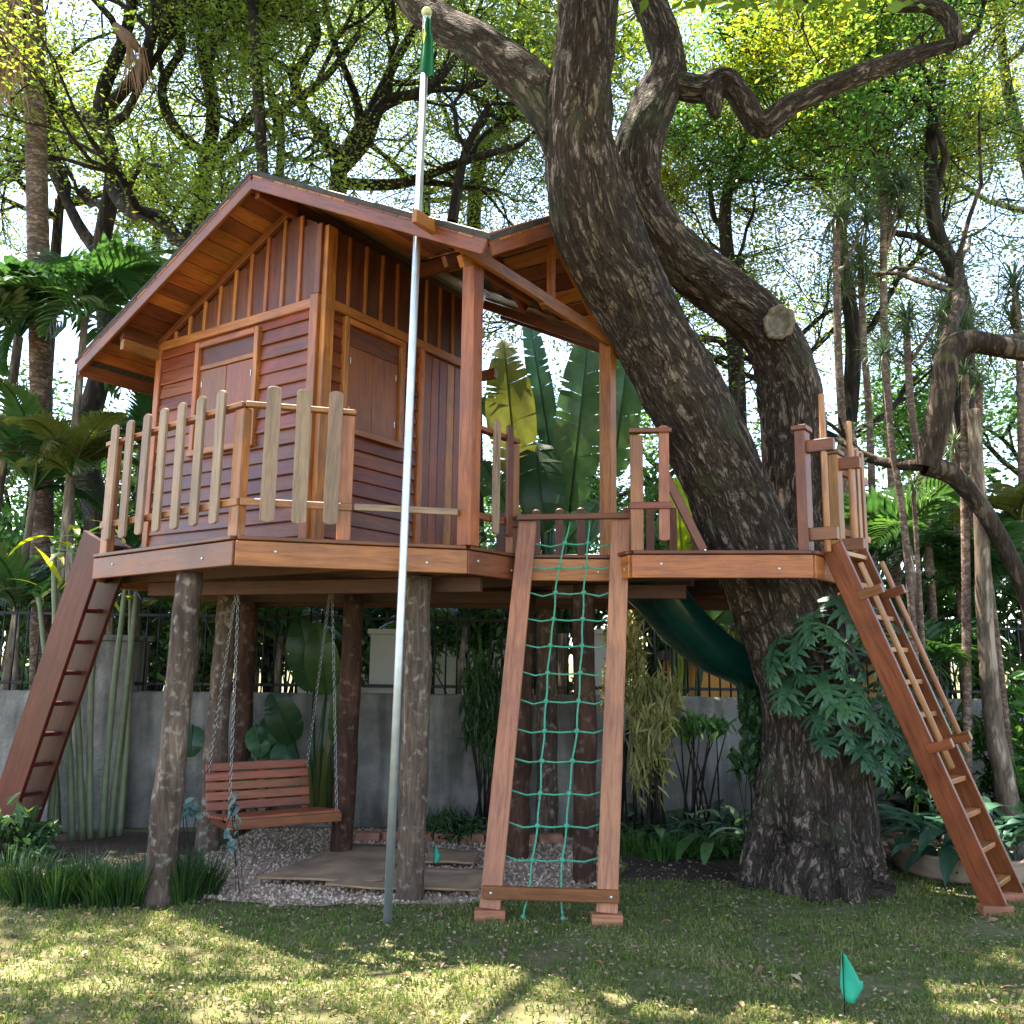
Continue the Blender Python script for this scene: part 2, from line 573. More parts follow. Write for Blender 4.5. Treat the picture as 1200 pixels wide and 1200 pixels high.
def stucco():
    m, nt, b = nodes('stucco_grey')
    geo = N(nt, 'NewGeometry')
    n1 = N(nt, 'TexNoise'); n1.inputs['Scale'].default_value = 2.2; n1.inputs['Detail'].default_value = 8; n1.inputs['Roughness'].default_value = .65
    mp = N(nt, 'VectorMath', operation='MULTIPLY'); mp.inputs[1].default_value = (4, 4, .55)
    n2 = N(nt, 'TexNoise'); n2.inputs['Scale'].default_value = 1.6; n2.inputs['Detail'].default_value = 6
    n3 = N(nt, 'TexNoise'); n3.inputs['Scale'].default_value = 30; n3.inputs['Detail'].default_value = 4
    nt.links.new(geo.outputs['Position'], n1.inputs['Vector']); nt.links.new(geo.outputs['Position'], mp.inputs[0])
    nt.links.new(mp.outputs[0], n2.inputs['Vector']); nt.links.new(geo.outputs['Position'], n3.inputs['Vector'])
    r1 = ramp(nt, [(.32, (.12, .106, .092)), (.5, (.205, .182, .158)), (.68, (.31, .28, .245))])
    r2 = ramp(nt, [(.40, (.45, .46, .42)), (.56, (1, 1, 1))])
    nt.links.new(n1.outputs[0], r1.inputs[0]); nt.links.new(n2.outputs[0], r2.inputs[0])
    mx = N(nt, 'MixRGB', blend_type='MULTIPLY'); mx.inputs[0].default_value = .8
    nt.links.new(r1.outputs[0], mx.inputs[1]); nt.links.new(r2.outputs[0], mx.inputs[2])
    nt.links.new(mx.outputs[0], b.inputs['Base Color']); b.inputs['Roughness'].default_value = .95
    bp = N(nt, 'Bump'); bp.inputs['Strength'].default_value = .8; bp.inputs['Distance'].default_value = .015
    ad = N(nt, 'Math', operation='ADD'); nt.links.new(n1.outputs[0], ad.inputs[0]); nt.links.new(n3.outputs[0], ad.inputs[1])
    nt.links.new(ad.outputs[0], bp.inputs['Height']); nt.links.new(bp.outputs[0], b.inputs['Normal'])
    return m


STUCCO = stucco()
CLAY = plain('clay_pot', (.30, .21, .145), .85, 0, .3, 9, .3)
BRICKM = plain('old_brick', (.27, .12, .075), .95, 0, .35, 14, .5)
CUT = plain('cut_wood', (.13, .11, .085), .9, 0, .45, 22, .5)
STONE = plain('gravel_stone', (.48, .40, .35), .9, 0, .4, 40)
L_CAN = leafmat('leaf_canopy', [(.05, .09, .02), (.09, .15, .028), (.14, .20, .032), (.22, .23, .04)], .5)
L_CANY = leafmat('leaf_canopy_yellow', [(.09, .13, .02), (.17, .21, .025), (.27, .27, .03)], .5)
L_DARK = leafmat('leaf_dark', [(.02, .05, .018), (.035, .08, .025), (.06, .12, .03)], .3)
L_MID = leafmat('leaf_mid', [(.03, .085, .02), (.055, .14, .03), (.09, .19, .035)], .4)
L_PALM = leafmat('leaf_palm', [(.018, .05, .014), (.03, .08, .02), (.06, .13, .028)], .38, .35, True)
L_PALMO = leafmat('leaf_palm_olive', [(.045, .06, .014), (.08, .095, .02), (.12, .13, .028)], .4, .4, True)
L_RAV = leafmat('leaf_banana', [(.024, .055, .02), (.045, .09, .03), (.09, .125, .035)], .42, .35, True)
L_PHIL = leafmat('leaf_lobed', [(.03, .075, .035), (.045, .105, .05), (.06, .13, .05)], .22, .4, True)
L_POT = leafmat('leaf_bluish', [(.02, .06, .038), (.035, .085, .05), (.05, .11, .06)], .2, .35, True)
L_VAR = leafmat('leaf_variegated', [(.13, .16, .04), (.34, .33, .12), (.62, .55, .28)], .4)
L_PALE = leafmat('leaf_pale', [(.05, .12, .03), (.09, .19, .05), (.4, .45, .33)], .35, .4, True)
L_SPIKE = leafmat('leaf_spiky', [(.05, .085, .045), (.08, .125, .06), (.12, .16, .07)], .3, .45, True)
L_EUC = leafmat('leaf_grey_blue', [(.10, .17, .16), (.16, .24, .22), (.2, .3, .26)], .3, .5)
L_TUFT = leafmat('leaf_tuft', [(.014, .035, .010), (.024, .062, .014), (.05, .10, .022)], .3)
L_GRASS = leafmat('leaf_lawn', [(.065, .10, .025), (.11, .155, .036), (.165, .20, .05), (.33, .27, .13)], .35, .6, spec=.2)
L_DRY = leafmat('leaf_dry', [(.30, .12, .03), (.35, .24, .12), (.18, .09, .05), (.45, .33, .18)], .2, .7, True)
L_THATCH = leafmat('leaf_dead_frond', [(.28, .17, .10), (.38, .25, .15), (.22, .13, .08)], .25, .8, True)
L_YEL = leafmat('leaf_yellow_green', [(.24, .30, .03), (.32, .36, .04)], .5, .4, True)


def ground_mat(name, stops, scale, bump):
    m, nt, b = nodes(name)
    geo = N(nt, 'NewGeometry')
    n1 = N(nt, 'TexNoise'); n1.inputs['Scale'].default_value = scale; n1.inputs['Detail'].default_value = 9; n1.inputs['Roughness'].default_value = .68
    n2 = N(nt, 'TexNoise'); n2.inputs['Scale'].default_value = 1.1; n2.inputs['Detail'].default_value = 5
    nt.links.new(geo.outputs['Position'], n1.inputs['Vector']); nt.links.new(geo.outputs['Position'], n2.inputs['Vector'])
    av = N(nt, 'Math', operation='MULTIPLY_ADD'); av.inputs[1].default_value = .55
    h = N(nt, 'Math', operation='MULTIPLY'); h.inputs[1].default_value = .45
    nt.links.new(n2.outputs[0], h.inputs[0]); nt.links.new(n1.outputs[0], av.inputs[0]); nt.links.new(h.outputs[0], av.inputs[2])
    rp = ramp(nt, stops)
    nt.links.new(av.outputs[0], rp.inputs[0]); nt.links.new(rp.outputs[0], b.inputs['Base Color'])
    b.inputs['Roughness'].default_value = .97
    b.inputs['Specular IOR Level'].default_value = .15
    bp = N(nt, 'Bump'); bp.inputs['Strength'].default_value = bump; bp.inputs['Distance'].default_value = .02
    nt.links.new(n1.outputs[0], bp.inputs['Height']); nt.links.new(bp.outputs[0], b.inputs['Normal'])
    return m


LAWN = ground_mat('lawn_soil', [(.34, (.085, .062, .036)), (.5, (.115, .11, .045)), (.66, (.19, .16, .075))], 22, .7)
GRAV = ground_mat('gravel_ground', [(.35, (.22, .15, .11)), (.5, (.38, .28, .215)), (.65, (.56, .44, .35))], 45, .9)
MULCH = ground_mat('mulch_soil', [(.35, (.035, .024, .018)), (.5, (.07, .048, .036)), (.65, (.14, .095, .07))], 40, .9)

# ------------------------------------------------------------------ ground
def sheet(name, poly, z, mat, kind='structure', jitter=0, seed=1):
    rnd = random.Random(seed)
    pts = []
    n = len(poly)
    for i in range(n):
        a, b = Vector(poly[i]), Vector(poly[(i + 1) % n])
        k = max(1, int((b - a).length / .12)) if jitter else 1
        for j in range(k):
            p = a.lerp(b, j / k)
            pts.append((p.x + rnd.uniform(-jitter, jitter), p.y + rnd.uniform(-jitter, jitter), z))
    me = bpy.data.meshes.new(name)
    me.from_pydata(pts, [], [list(range(len(pts)))])
    me.update()
    o = put(name, me, mat)
    o['kind'] = kind
    return o


sheet('lawn', [(-150, -60), (150, -60), (150, 250), (-150, 250)], 0, LAWN)
GRAVP = [(-1.95, 5.92), (-1.4, 5.78), (-.9, 5.82), (-.4, 5.86), (.1, 5.98), (.6, 6.35), (.85, 6.9), (.7, 7.9), (-.5, 8.3), (-2.2, 8.2), (-2.3, 7), (-2.0, 6.3)]
sheet('gravel_bed', GRAVP, .008, GRAV, jitter=.03)
sheet('planting_bed', [(-6, 5.95), (-2.15, 5.95), (-2.05, 6.3), (-2.32, 7), (-2.25, 8.1), (-6.5, 7.75)], .004, MULCH, jitter=.03, seed=2)
sheet('planting_bed', [(.9, 6.95), (1.55, 6.72), (2.6, 6.9), (3.4, 7.1), (4.6, 6.6), (7, 7.0), (7, 8.75), (.75, 8.55), (.75, 7.9)], .004, MULCH, jitter=.04, seed=3)
sheet('mulch_patch', [(.75, 6.55), (1.6, 6.5), (1.6, 6.75), (.9, 6.98)], .006, MULCH, jitter=.04, seed=4)

# ------------------------------------------------------------------ garden wall, pillars, fence, buildings beyond
WA, WB = Vector((-7.5, 7.95, 0)), Vector((9.0, 9.35, 0))
wd = (WB - WA).normalized()
wnrm = Vector((-wd.y, wd.x, 0))


def wall_pt(x, off=0, z=0):
    t = (x - WA.x) / wd.x
    return WA + wd * t + wnrm * off + Vector((0, 0, z))


mb = MB()
L = (WB - WA).length
n = 160
rings = []
for i in range(n + 1):
    p = WA + wd * (L * i / n)
    top = 1.17 + .012 * noise.noise(Vector((i * .21, 0, 3)))
    for off, z in ((-.09, 0), (-.09, top * .5), (-.09, top - .03), (-.07, top), (.07, top), (.09, top - .03), (.09, 0)):
        b = .012 * noise.noise(Vector((i * .17, z * 2, off * 20)))
        rings.append(p + wnrm * (off + b) + Vector((0, 0, z)))
mb.add(rings, [[i * 7 + j, (i + 1) * 7 + j, (i + 1) * 7 + j + 1, i * 7 + j + 1] for i in range(n) for j in range(6)])
tag(put('garden_wall', mb.mesh('garden_wall', True), STUCCO), 'low grey stucco garden wall running behind the treehouse', 'wall')


def pillar(x, w, h, mat, label):
    off = .10 if mat is STUCCO else .30
    t = thing('wall_pillar', label, 'pillar', wall_pt(x, off, 0))
    beam('shaft', wall_pt(x, off, 0), wall_pt(x, off, h), w, w * .9, mat, t, wd)
    beam('capstone', wall_pt(x, off, h + .001), wall_pt(x, off, h + .05), w + .06, w * .9 + .06, mat, t, wd)


pillar(-3.72, .62, 1.62, STUCCO, 'broad grey stucco pillar in the wall behind the cane stems')
pillar(-1.17, .30, 1.72, WHITE, 'pale rendered wall pillar between the log posts')
pillar(.93, .34, 1.75, WHITE, 'pale rendered wall pillar seen through the climbing net')

fence = thing('iron_fence', 'black iron bar fence standing on top of the stucco wall', 'fence', wall_pt(0, 0, 1.1))
bar_me = None
x = -6.8
while x < 7.0:
    if all(abs(x - q) > .3 for q in (-3.72, -1.17, .93)):
        if bar_me is None:
            m2 = MB(); m2.tube([(0, 0, 0), (0, 0, .78)], .009, 6); m2.tube([(0, 0, .78), (0, 0, .84)], [.013, .001], 6)
            bar_me = m2.mesh('bar', True)
        put('bar', bar_me, IRON, fence, Matrix.Translation(wall_pt(x, 0, 1.12)))
    x += .105
for z in (1.24, 1.86):
    beam('rail', wall_pt(-6.85, 0, z), wall_pt(7.0, 0, z), .03, .012, IRON, fence)


def house_far(name, label, x0, x1, y, h, mat, wins, dep=4):
    t = thing(name, label, 'building', ((x0 + x1) / 2, y, 0))
    mb = MB()
    mb.box(Matrix.Translation(((x0 + x1) / 2, y + dep / 2, h / 2)), x1 - x0, dep, h)
    put('wall', mb.mesh('wall'), mat, t)
    mb = MB()
    mb.box(Matrix.Translation(((x0 + x1) / 2, y + dep / 2 - .1, h + .06)), x1 - x0 + .2, dep + .2, .10)
    put('roof', mb.mesh('roof'), SHING, t)
    for wx, wz, ww, wh in wins:
        w_ = beam('window', (wx, y - .02, wz - wh / 2), (wx, y - .02, wz + wh / 2), ww, .05, WHITE, t, (1, 0, 0))
        beam('pane', (wx, y - .05, wz - wh / 2 + .06), (wx, y - .05, wz + wh / 2 - .06), ww - .12, .02, GREEN_P, w_, (1, 0, 0))


house_far('far_house', 'ochre rendered house glimpsed beyond the fence beside the tree', 1.75, 4.2, 9.9, 1.5, OCHRE, [(3.4, .85, .6, .8)], .5)
house_far('far_house', 'white rendered house glimpsed beyond the fence behind the log posts', -3.4, .6, 14.5, 1.9, WHITE, [(-1.6, 1.2, .9, 1.0)])

# ------------------------------------------------------------------ deck
DZ = 2.22
A0, AB, BC, CC = Vector((-3.0, 6.51)), Vector((-1.65, 5.36)), Vector((-.30, 5.72)), Vector((.03, 6.17))
D0, D1, E1 = Vector((.80, 5.86)), Vector((1.92, 5.73)), Vector((2.78, 6.91))
G0 = Vector((.72, 6.15))
DECK = [A0, AB, BC, CC, G0, D0, D1, E1, Vector((2.35, 7.75)), Vector((.9, 8.25)), Vector((-.9, 8.42)), Vector((-2.4, 8.35)), Vector((-3.25, 7.5))]
UA, VA = rad(56), rad(146)
uu, vv = Vector((math.cos(UA), math.sin(UA), 0)), Vector((math.cos(VA), math.sin(VA), 0))
KP = Vector((-1.44, 6.38, 0))


def P(a, b, z):
    return KP + uu * a + vv * b + Vector((0, 0, z))


def v3(p, z):
    return Vector((p[0], p[1], z))


TRH = (1.80, 6.36, .50)      # where the trunk comes through the deck
TRH2 = (2.12, 6.55, .34)
deck = thing('treehouse_deck', 'raised many-sided timber deck on log posts wrapped round the big trunk', 'deck', (-.3, 6.9, 0))
du = (uu.x, uu.y)
inner = [p + (Vector((0, 7.0)) - p).normalized() * .012 for p in DECK]
for a, b in strips([(p.x, p.y) for p in DECK], du, .138, .006, (TRH, TRH2)):
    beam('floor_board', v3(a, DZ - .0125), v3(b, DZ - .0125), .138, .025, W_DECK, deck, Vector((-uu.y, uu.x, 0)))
dv = (vv.x, vv.y)
for a, b in strips([(p.x, p.y) for p in inner], dv, .05, .46, (TRH, TRH2)):
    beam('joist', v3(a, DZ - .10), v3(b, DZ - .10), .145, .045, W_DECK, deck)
nD = len(DECK)
for i in range(nD):
    a, b = DECK[i], DECK[(i + 1) % nD]
    d = (b - a).normalized()
    nn = Vector((d.y, -d.x))
    m_ = W_FAS if i in (2,) else (W_TRIM if i not in (0,) else W_RED)
    off = nn * .022
    r_ = beam('rim_board', v3(a + off - d * .01, DZ - .105), v3(b + off + d * .01, DZ - .105), .15, .035, m_, deck)
    # lip of floor edging just proud of the rim
    beam('edge_strip', v3(a + nn * .025, DZ - .013), v3(b + nn * .025, DZ - .013), .024, .055, W_RED, deck, Vector((0, 0, 1)))
bolt_me = None
def bolt(p, nrm, parent, r=.009):
    global bolt_me
    if bolt_me is None:
        m9 = MB(); m9.tube([(0, 0, 0), (0, 0, .004), (0, 0, .006)], [.009, .009, .004], 8); bolt_me = m9.mesh('bolt', True)
    M = Vector(nrm).to_track_quat('Z', 'Y').to_matrix().to_4x4(); M.translation = Vector(p)
    put('bolt', bolt_me, METAL, parent, M)
for i in range(7):
    a, b = DECK[i], DECK[i + 1]
    d = (b - a).normalized(); nn = Vector((d.y, -d.x))
    for f in (.16, .82):
        bolt(v3(a + (b - a) * f + nn * .0395, DZ - .09 - .03 * (f > .5)), v3(nn, 0), deck)
# heavy bearers below the joists
for a0, a1 in (((-2.75, 6.85), (-.2, 5.98)), ((-2.75, 7.55), (.9, 7.15)), ((-2.6, 8.2), (1.9, 7.85)), ((.3, 6.55), (1.25, 6.40))):
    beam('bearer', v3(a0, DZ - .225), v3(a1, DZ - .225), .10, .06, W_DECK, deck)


def log(px, py, Y, r, top, lean, mat=LOG, seed=0):
    base = aty(px, py, Y); base.z = 0
    pts, rs = [], []
    k = 26
    for i in range(k + 1):
        t = i / k
        z = -.1 + (top + .1) * t
        w = .014 * noise.noise(Vector((seed * 9.1, t * 3, 0))), .014 * noise.noise(Vector((seed * 5.3, t * 3, 7)))
        pts.append((base.x + lean[0] * t + w[0], base.y + lean[1] * t + w[1], z))
        kn = .010 * max(0, noise.noise(Vector((seed * 3.7, t * 9, 2)))) * 2
        rs.append(r * (1.04 - .1 * t) + kn)
    mb = MB(); mb.tube(pts, rs, 18, True, .10, seed)
    return put('support_post', mb.mesh('support_post', True), mat, deck)


TOPZ = DZ - .18
log(184, 1064, 5.80, .086, TOPZ, (.04, .05), LOG, 1)
log(243, 995, 7.30, .086, TOPZ, (.05, -.02), LOG, 2)
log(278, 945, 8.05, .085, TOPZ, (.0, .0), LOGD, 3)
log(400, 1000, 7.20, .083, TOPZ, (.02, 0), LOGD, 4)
log(480, 1055, 5.97, .086, TOPZ, (.0, .02), LOG, 5)
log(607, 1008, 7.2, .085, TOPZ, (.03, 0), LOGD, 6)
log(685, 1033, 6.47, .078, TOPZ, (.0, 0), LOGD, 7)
log(640, 975, 8.1, .09, TOPZ, (.0, 0), LOG, 8)

# ------------------------------------------------------------------ cabin
cabin = thing('cabin', 'small reddish timber cabin with shuttered windows and cross-gabled porch roof', 'playhouse', P(1, 1, DZ))
PL = 4.10     # plate height
BR, ZR, SL = .35, 5.06, .50                      # ridge 1: offset, height, slope
AR0, AR1 = -.38, 2.38                            # rake edges in a
BE0, BE1 = -1.79, 2.47                           # eave edges in b
AR2, ZR2 = 1.0, 4.84                             # ridge 2
ZE = ZR - SL * (BR - BE0)
S2 = (ZR2 - ZE) / (AR2 - AR0)


def roof1(b): return ZR - SL * abs(b - BR)
def roof2(a): return ZE + S2 * (AR2 - AR0) - S2 * abs(a - AR2)


# backing walls (with siding boards on them)
def quad_wall(name, pts, inward, th, mat):
    mb = MB()
    n = len(pts)
    q = [Vector(p) for p in pts]
    back = [p + inward * th for p in q]
    me = bpy.data.meshes.new(name)
    me.from_pydata([tuple(p) for p in q + back], [], [list(range(n)), list(range(n, 2 * n))[::-1]] + [[i, n + i, n + (i + 1) % n, (i + 1) % n] for i in range(n)])
    me.update()
    return put(name, me, mat, cabin)


wl = quad_wall('wall', [P(0, 1.96, DZ + .01), P(0, 1.96, roof1(1.96) - .14), P(0, BR, roof1(BR) - .14), P(0, 0, roof1(0) - .14), P(0, 0, DZ + .01)], uu, .06, W_PANEL)
wr = quad_wall('wall', [P(.061, 0, DZ + .01), P(.061, 0, roof1(0) - .14), P(2.0, 0, roof1(0) - .14), P(2.0, 0, DZ + .01)], vv, .06, W_PANEL)
wb = quad_wall('wall', [P(2.0, .061, DZ + .01), P(2.0, .061, roof1(0) - .14), P(2.0, 1.2, roof1(1.2) - .14), P(2.0, 1.2, DZ + .01)], -uu, .06, W_PANEL)
wk = quad_wall('wall', [P(.061, 1.95, DZ + .01), P(.061, 1.95, roof1(1.95) - .14), P(1.2, 1.95, roof1(1.95) - .14), P(1.2, 1.95, DZ + .01)], -vv, .06, W_PANEL)

SH = .118
rngb = random.Random(5)


def lap(parent, pf, s0, s1, z0, z1, outw, skip):
    """lap siding boards between s0..s1, leaving rectangles in skip free"""
    z = z0
    while z < z1 - .03:
        h = min(SH, z1 - z)
        segs = [(s0, s1)]
        for (q0, q1, zz0, zz1) in skip:
            if z + h * .5 > zz0 and z + h * .5 < zz1:
                segs = [x for a, b in segs for x in ((a, min(b, q0)), (max(a, q1), b)) if x[1] - x[0] > .03]
        for a, b in segs:
            j = rngb.uniform(-.003, .003)
            p0, p1 = pf(a + .002, z + h / 2), pf(b - .002, z + h / 2)
            o_ = outw * (.012 + j)
            tilt = (Vector((0, 0, 1)) * h + outw * -.020).normalized()
            beam('siding_board', p0 + o_, p1 + o_, h + .016, .016, W_SIDE, parent, tilt)
        z += SH


W1 = lambda b, z: P(0, b, z)
W2 = lambda a, z: P(a, 0, z)
win1 = (.64, 1.42, 3.14, 4.04)
win2 = (.20, .90, 3.22, 4.06)
lap(wl, W1, .07, 1.90, DZ + .03, PL - .01, -uu, [win1])
lap(wr, W2, .07, 1.10, DZ + .03, PL - .01, -vv, [win2])
# frieze trim
beam('frieze_board', P(-.02, .05, PL + .03), P(-.02, 1.95, PL + .03), .075, .04, W_TRIM, wl)
beam('frieze_board', P(.05, -.02, PL + .03), P(1.98, -.02, PL + .03), .075, .04, W_TRIM, wr)
# corner boards
beam('corner_board', P(-.022, .045, DZ), P(-.022, .045, PL + .09), .085, .05, W_TRIM, wl, vv)
beam('corner_board', P(-.018, .028, PL + .092), P(-.018, .028, roof1(.03) - .15), .06, .05, W_RED, wl, vv)
beam('corner_board', P(.035, -.022, DZ), P(.035, -.022, roof1(0) - .15), .10, .05, W_TRIM, wr, uu)
beam('corner_board', P(-.02, 1.935, DZ), P(-.02, 1.935, PL + .08), .07, .045, W_TRIM, wl, vv)
# upper wall: dark boards and battens
bt = [.24 + .187 * i for i in range(9)]
prev = .08
for i, b in enumerate(bt + [1.93]):
    c = (prev + b) / 2
    beam('wall_board', P(-.008, c, PL + .068), P(-.008, c, max(PL + .1, min(roof1(prev), roof1(b)) - .14)), b - prev - .006, .014, W_PANEL, wl, vv)
    prev = b
for b in bt:
    beam('batten', P(-.022, b, PL + .068), P(-.022, b, roof1(b) - .13), .034, .022, W_TRIM, wl, vv)
at_ = [.24 + .188 * i for i in range(10)]
prev = .09
for a in at_ + [1.98]:
    c = (prev + a) / 2
    beam('wall_board', P(c, -.008, PL + .068), P(c, -.008, roof1(0) - .14), a - prev - .006, .014, W_PANEL, wr, uu)
    prev = a
for a in at_:
    beam('batten', P(a, -.022, PL + .068), P(a, -.022, roof1(0) - .15), .03, .022, W_TRIM, wr, uu)


def window(pf, uax, outw, w, parent, bar):
    s0, s1, z0, z1 = w
    f = .05
    fr = beam('window', pf((s0 + s1) / 2, z0) - outw * .0, pf((s0 + s1) / 2, z1), s1 - s0 - .02, .02, W_PANEL, cabin, uax)
    o_ = outw * .03
    beam('frame', pf(s0 + f / 2, z0) + o_, pf(s0 + f / 2, z1 + .02) + o_, f, .05, W_TRIM, fr, uax)
    beam('frame', pf(s1 - f / 2, z0) + o_, pf(s1 - f / 2, z1 + .02) + o_, f, .05, W_TRIM, fr, uax)
    o2 = outw * .032
    beam('frame', pf(s0 + f, z1 - .01) + o2, pf(s1 - f, z1 - .01) + o2, f, .05, W_TRIM, fr)
    beam('sill', pf(s0 - .01, z0 - .02) + o2, pf(s1 + .01, z0 - .02) + o2, f, .062, W_TRIM, fr)
    zh = z1 - .19
    beam('header_panel', pf(s0 + f, (zh + z1 - .035) / 2) + outw * .016, pf(s1 - f, (zh + z1 - .035) / 2) + outw * .016, z1 - .035 - zh, .014, W_RED, fr)
    if bar:
        beam('cross_bar', pf(s0 + f, zh - .012) + outw * .02, pf(s1 - f, zh - .012) + outw * .02, .04, .03, W_TRIM, fr)
        zh -= .035
    half = (s1 - s0 - 2 * f) / 2
    for k in (0, 1):
        a = s0 + f + half * k + .003
        b = a + half - .006
        beam('shutter', pf((a + b) / 2, z0 + .012) + outw * .02, pf((a + b) / 2, zh - .004) + outw * .02, b - a, .018, W_SHUT, fr, uax)
        for zz in (z0 + .14, zh - .12):
            s = a + .035 if k == 0 else b - .035
            beam('hinge', pf(s, zz - .025) + outw * .032, pf(s, zz + .025) + outw * .032, .008, .006, METAL, fr, uax)


window(W1, vv, -uu, win1, wl, True)
window(W2, uu, -vv, win2, wr, False)
# door
door = beam('door', P(1.53, -.004, DZ + .03), P(1.53, -.004, PL - .04), .80, .02, W_PANEL, cabin, uu)
beam('door_jamb', P(1.135, -.022, DZ + .012), P(1.135, -.022, PL - .008), .06, .045, W_TRIM, door, uu)
beam('door_jamb', P(1.93, -.022, DZ + .012), P(1.93, -.022, PL - .008), .06, .045, W_TRIM, door, uu)
for i in range(7):
    a = 1.22 + i * .107
    beam('door_board', P(a, -.02, DZ + .04), P(a, -.02, PL - .03), .101, .016, W_SIDE if i != 3 else W_TAN, door, uu)

# roof: slabs, soffit boards, fascias
VY = BR - (ZR - ZR2) / SL
roof = None


def slab(poly, zf, name):
    top = [P(a, b, zf(a, b) + .034) for a, b in poly]
    bot = [P(a, b, zf(a, b)) for a, b in poly]
    n = len(poly)
    me = bpy.data.meshes.new(name)
    me.from_pydata([tuple(p) for p in top + bot], [], [list(range(n)), list(range(n, 2 * n))[::-1]] + [[i, n + i, n + (i + 1) % n, (i + 1) % n] for i in range(n)])
    me.update()
    return put(name, me, SHING, cabin)


z1f = lambda a, b: roof1(b)
z2f = lambda a, b: roof2(a)
o_ = .065
sl_polys = [
    ([(AR0 - o_, BR), (AR0 - o_, BE1 + o_), (AR1, BE1 + o_), (AR1, BR)], z1f, (1, 0)),
    ([(AR0 - o_, BR), (AR0 - o_, BE0 - o_), (AR2, VY), (AR1, BE0 - o_), (AR1, BR)], z1f, (1, 0)),
    ([(AR0 - o_, BE0 - o_), (AR2, BE0 - o_), (AR2, VY)], z2f, (0, 1)),
    ([(AR2, BE0 - o_), (AR1, BE0 - o_), (AR2, VY)], z2f, (0, 1))]
SOF = [W_TAN, W_RED, W_TRIM, W_RED, W_FAS]
kk = 0
for poly, zf, d in sl_polys:
    sl_ = slab(poly, zf, 'roof')
    for a, b in strips(poly, d, .118, .004):
        na = Vector((0, 0, 1))
        p0, p1 = P(a[0], a[1], zf(*a) - .012), P(b[0], b[1], zf(*b) - .012)
        side = P(a[0] + (.01 if d[1] else 0), a[1] + (.01 if d[0] else 0), zf(a[0] + (.01 if d[1] else 0), a[1] + (.01 if d[0] else 0)) - .012) - p0
        kk += 1
        beam('soffit_board', p0, p1, .13, .016, rngb.choice(SOF), sl_, side)
    roof = roof or sl_
o_ = .03


def fascia(p0, p1, parent, m=None, h=.135):
    beam('fascia', p0, p1, h, .028, m or W_FAS, parent)


fz = -.045
fascia(P(AR0 - o_ - .015, BR + .005, ZR + fz), P(AR0 - o_ - .015, BE1 + o_, roof1(BE1 + o_) + fz), roof)
fascia(P(AR0 - o_ - .015, BR - .005, ZR + fz), P(AR0 - o_ - .015, BE0 - o_, ZE + fz), roof)
fascia(P(AR0 - o_, BE0 - o_ - .016, ZE + fz), P(AR2, BE0 - o_ - .016, ZR2 + fz), roof)
fascia(P(AR2, BE0 - o_ - .016, ZR2 + fz), P(AR1, BE0 - o_ - .016, ZE + fz), roof)
fascia(P(AR0 - o_, BE1 + o_ + .016, roof1(BE1 + o_) + fz), P(AR1, BE1 + o_ + .016, roof1(BE1 + o_) + fz), roof)
# inner rake trim against the gable wall, ridge and eave beams
beam('rake_trim', P(-.025, BR, ZR - .10), P(-.025, 1.99, roof1(1.99) - .10), .06, .04, W_FAS, roof)
beam('ridge_beam', P(AR0, BR, ZR - .10), P(0, BR, ZR - .10), .13, .05, W_FAS, roof)
beam('eave_beam', P(AR0, 1.95, PL - .045), P(-.03, 1.95, PL - .045), .09, .05, W_TAN, roof)
beam('eave_beam', P(AR0, 1.97, PL + .03), P(-.03, 1.97, PL + .03), .05, .05, W_RED, roof)
# porch posts and truss
P5, P7 = (.10, -1.33), (1.97, -1.36)
for q in (P5, P7):
    beam('porch_post', P(*q, DZ), P(*q, PL + .05), .105, .105, W_TRIM, cabin, uu)
TB = -1.405
beam('tie_beam', P(-.62, TB - .006, PL + .055), P(.85, TB - .006, PL + .055), .085, .04, W_TRIM, cabin)
beam('tie_beam', P(.852, TB + .002, PL + .05), P(2.05, TB + .002, PL + .05), .10, .045, W_TRIM, cabin)
beam('tie_beam', P(.0, TB + .09, PL + .055), P(.85, TB + .09, PL + .055), .085, .04, W_RED, cabin)
beam('king_post', P(1.0, TB + .012, PL + .10), P(1.0, TB + .012, ZR2 - .12), .06, .045, W_TRIM, cabin, uu)
for s, e in ((-.1, 1), (2.1, -1)):
    beam('rafter', P(s, TB + .03, roof2(s) - .09), P(AR2 - .02 * e, TB + .03, ZR2 - .09), .08, .045, W_TRIM, cabin)
for s, e in ((.45, 1), (1.55, -1)):
    beam('rafter', P(s, -.8, roof2(s) - .075), P(AR2 - .02 * e, -.8, ZR2 - .075), .085, .045, W_RED, cabin)
beam('ridge_beam', P(AR2, BE0, ZR2 - .11), P(AR2, -.03, ZR2 - .11), .12, .04, W_FAS, cabin)
for a_ in (1.55, 2.0, 2.30):
    beam('rafter', P(a_, -.04, roof1(-.04) - .075), P(a_, -1.70, roof1(-1.70) - .075), .08, .045, W_RED, cabin) if a_ > 1.9 else None
beam('beam_end', P(1.99, -.03, PL - .01), P(1.99, -.20, PL - .01), .09, .06, W_FAS, cabin)

# ------------------------------------------------------------------ railings
PK = picket_mesh(.85, .09, .022)
PKS = picket_mesh(.78, .07, .02)


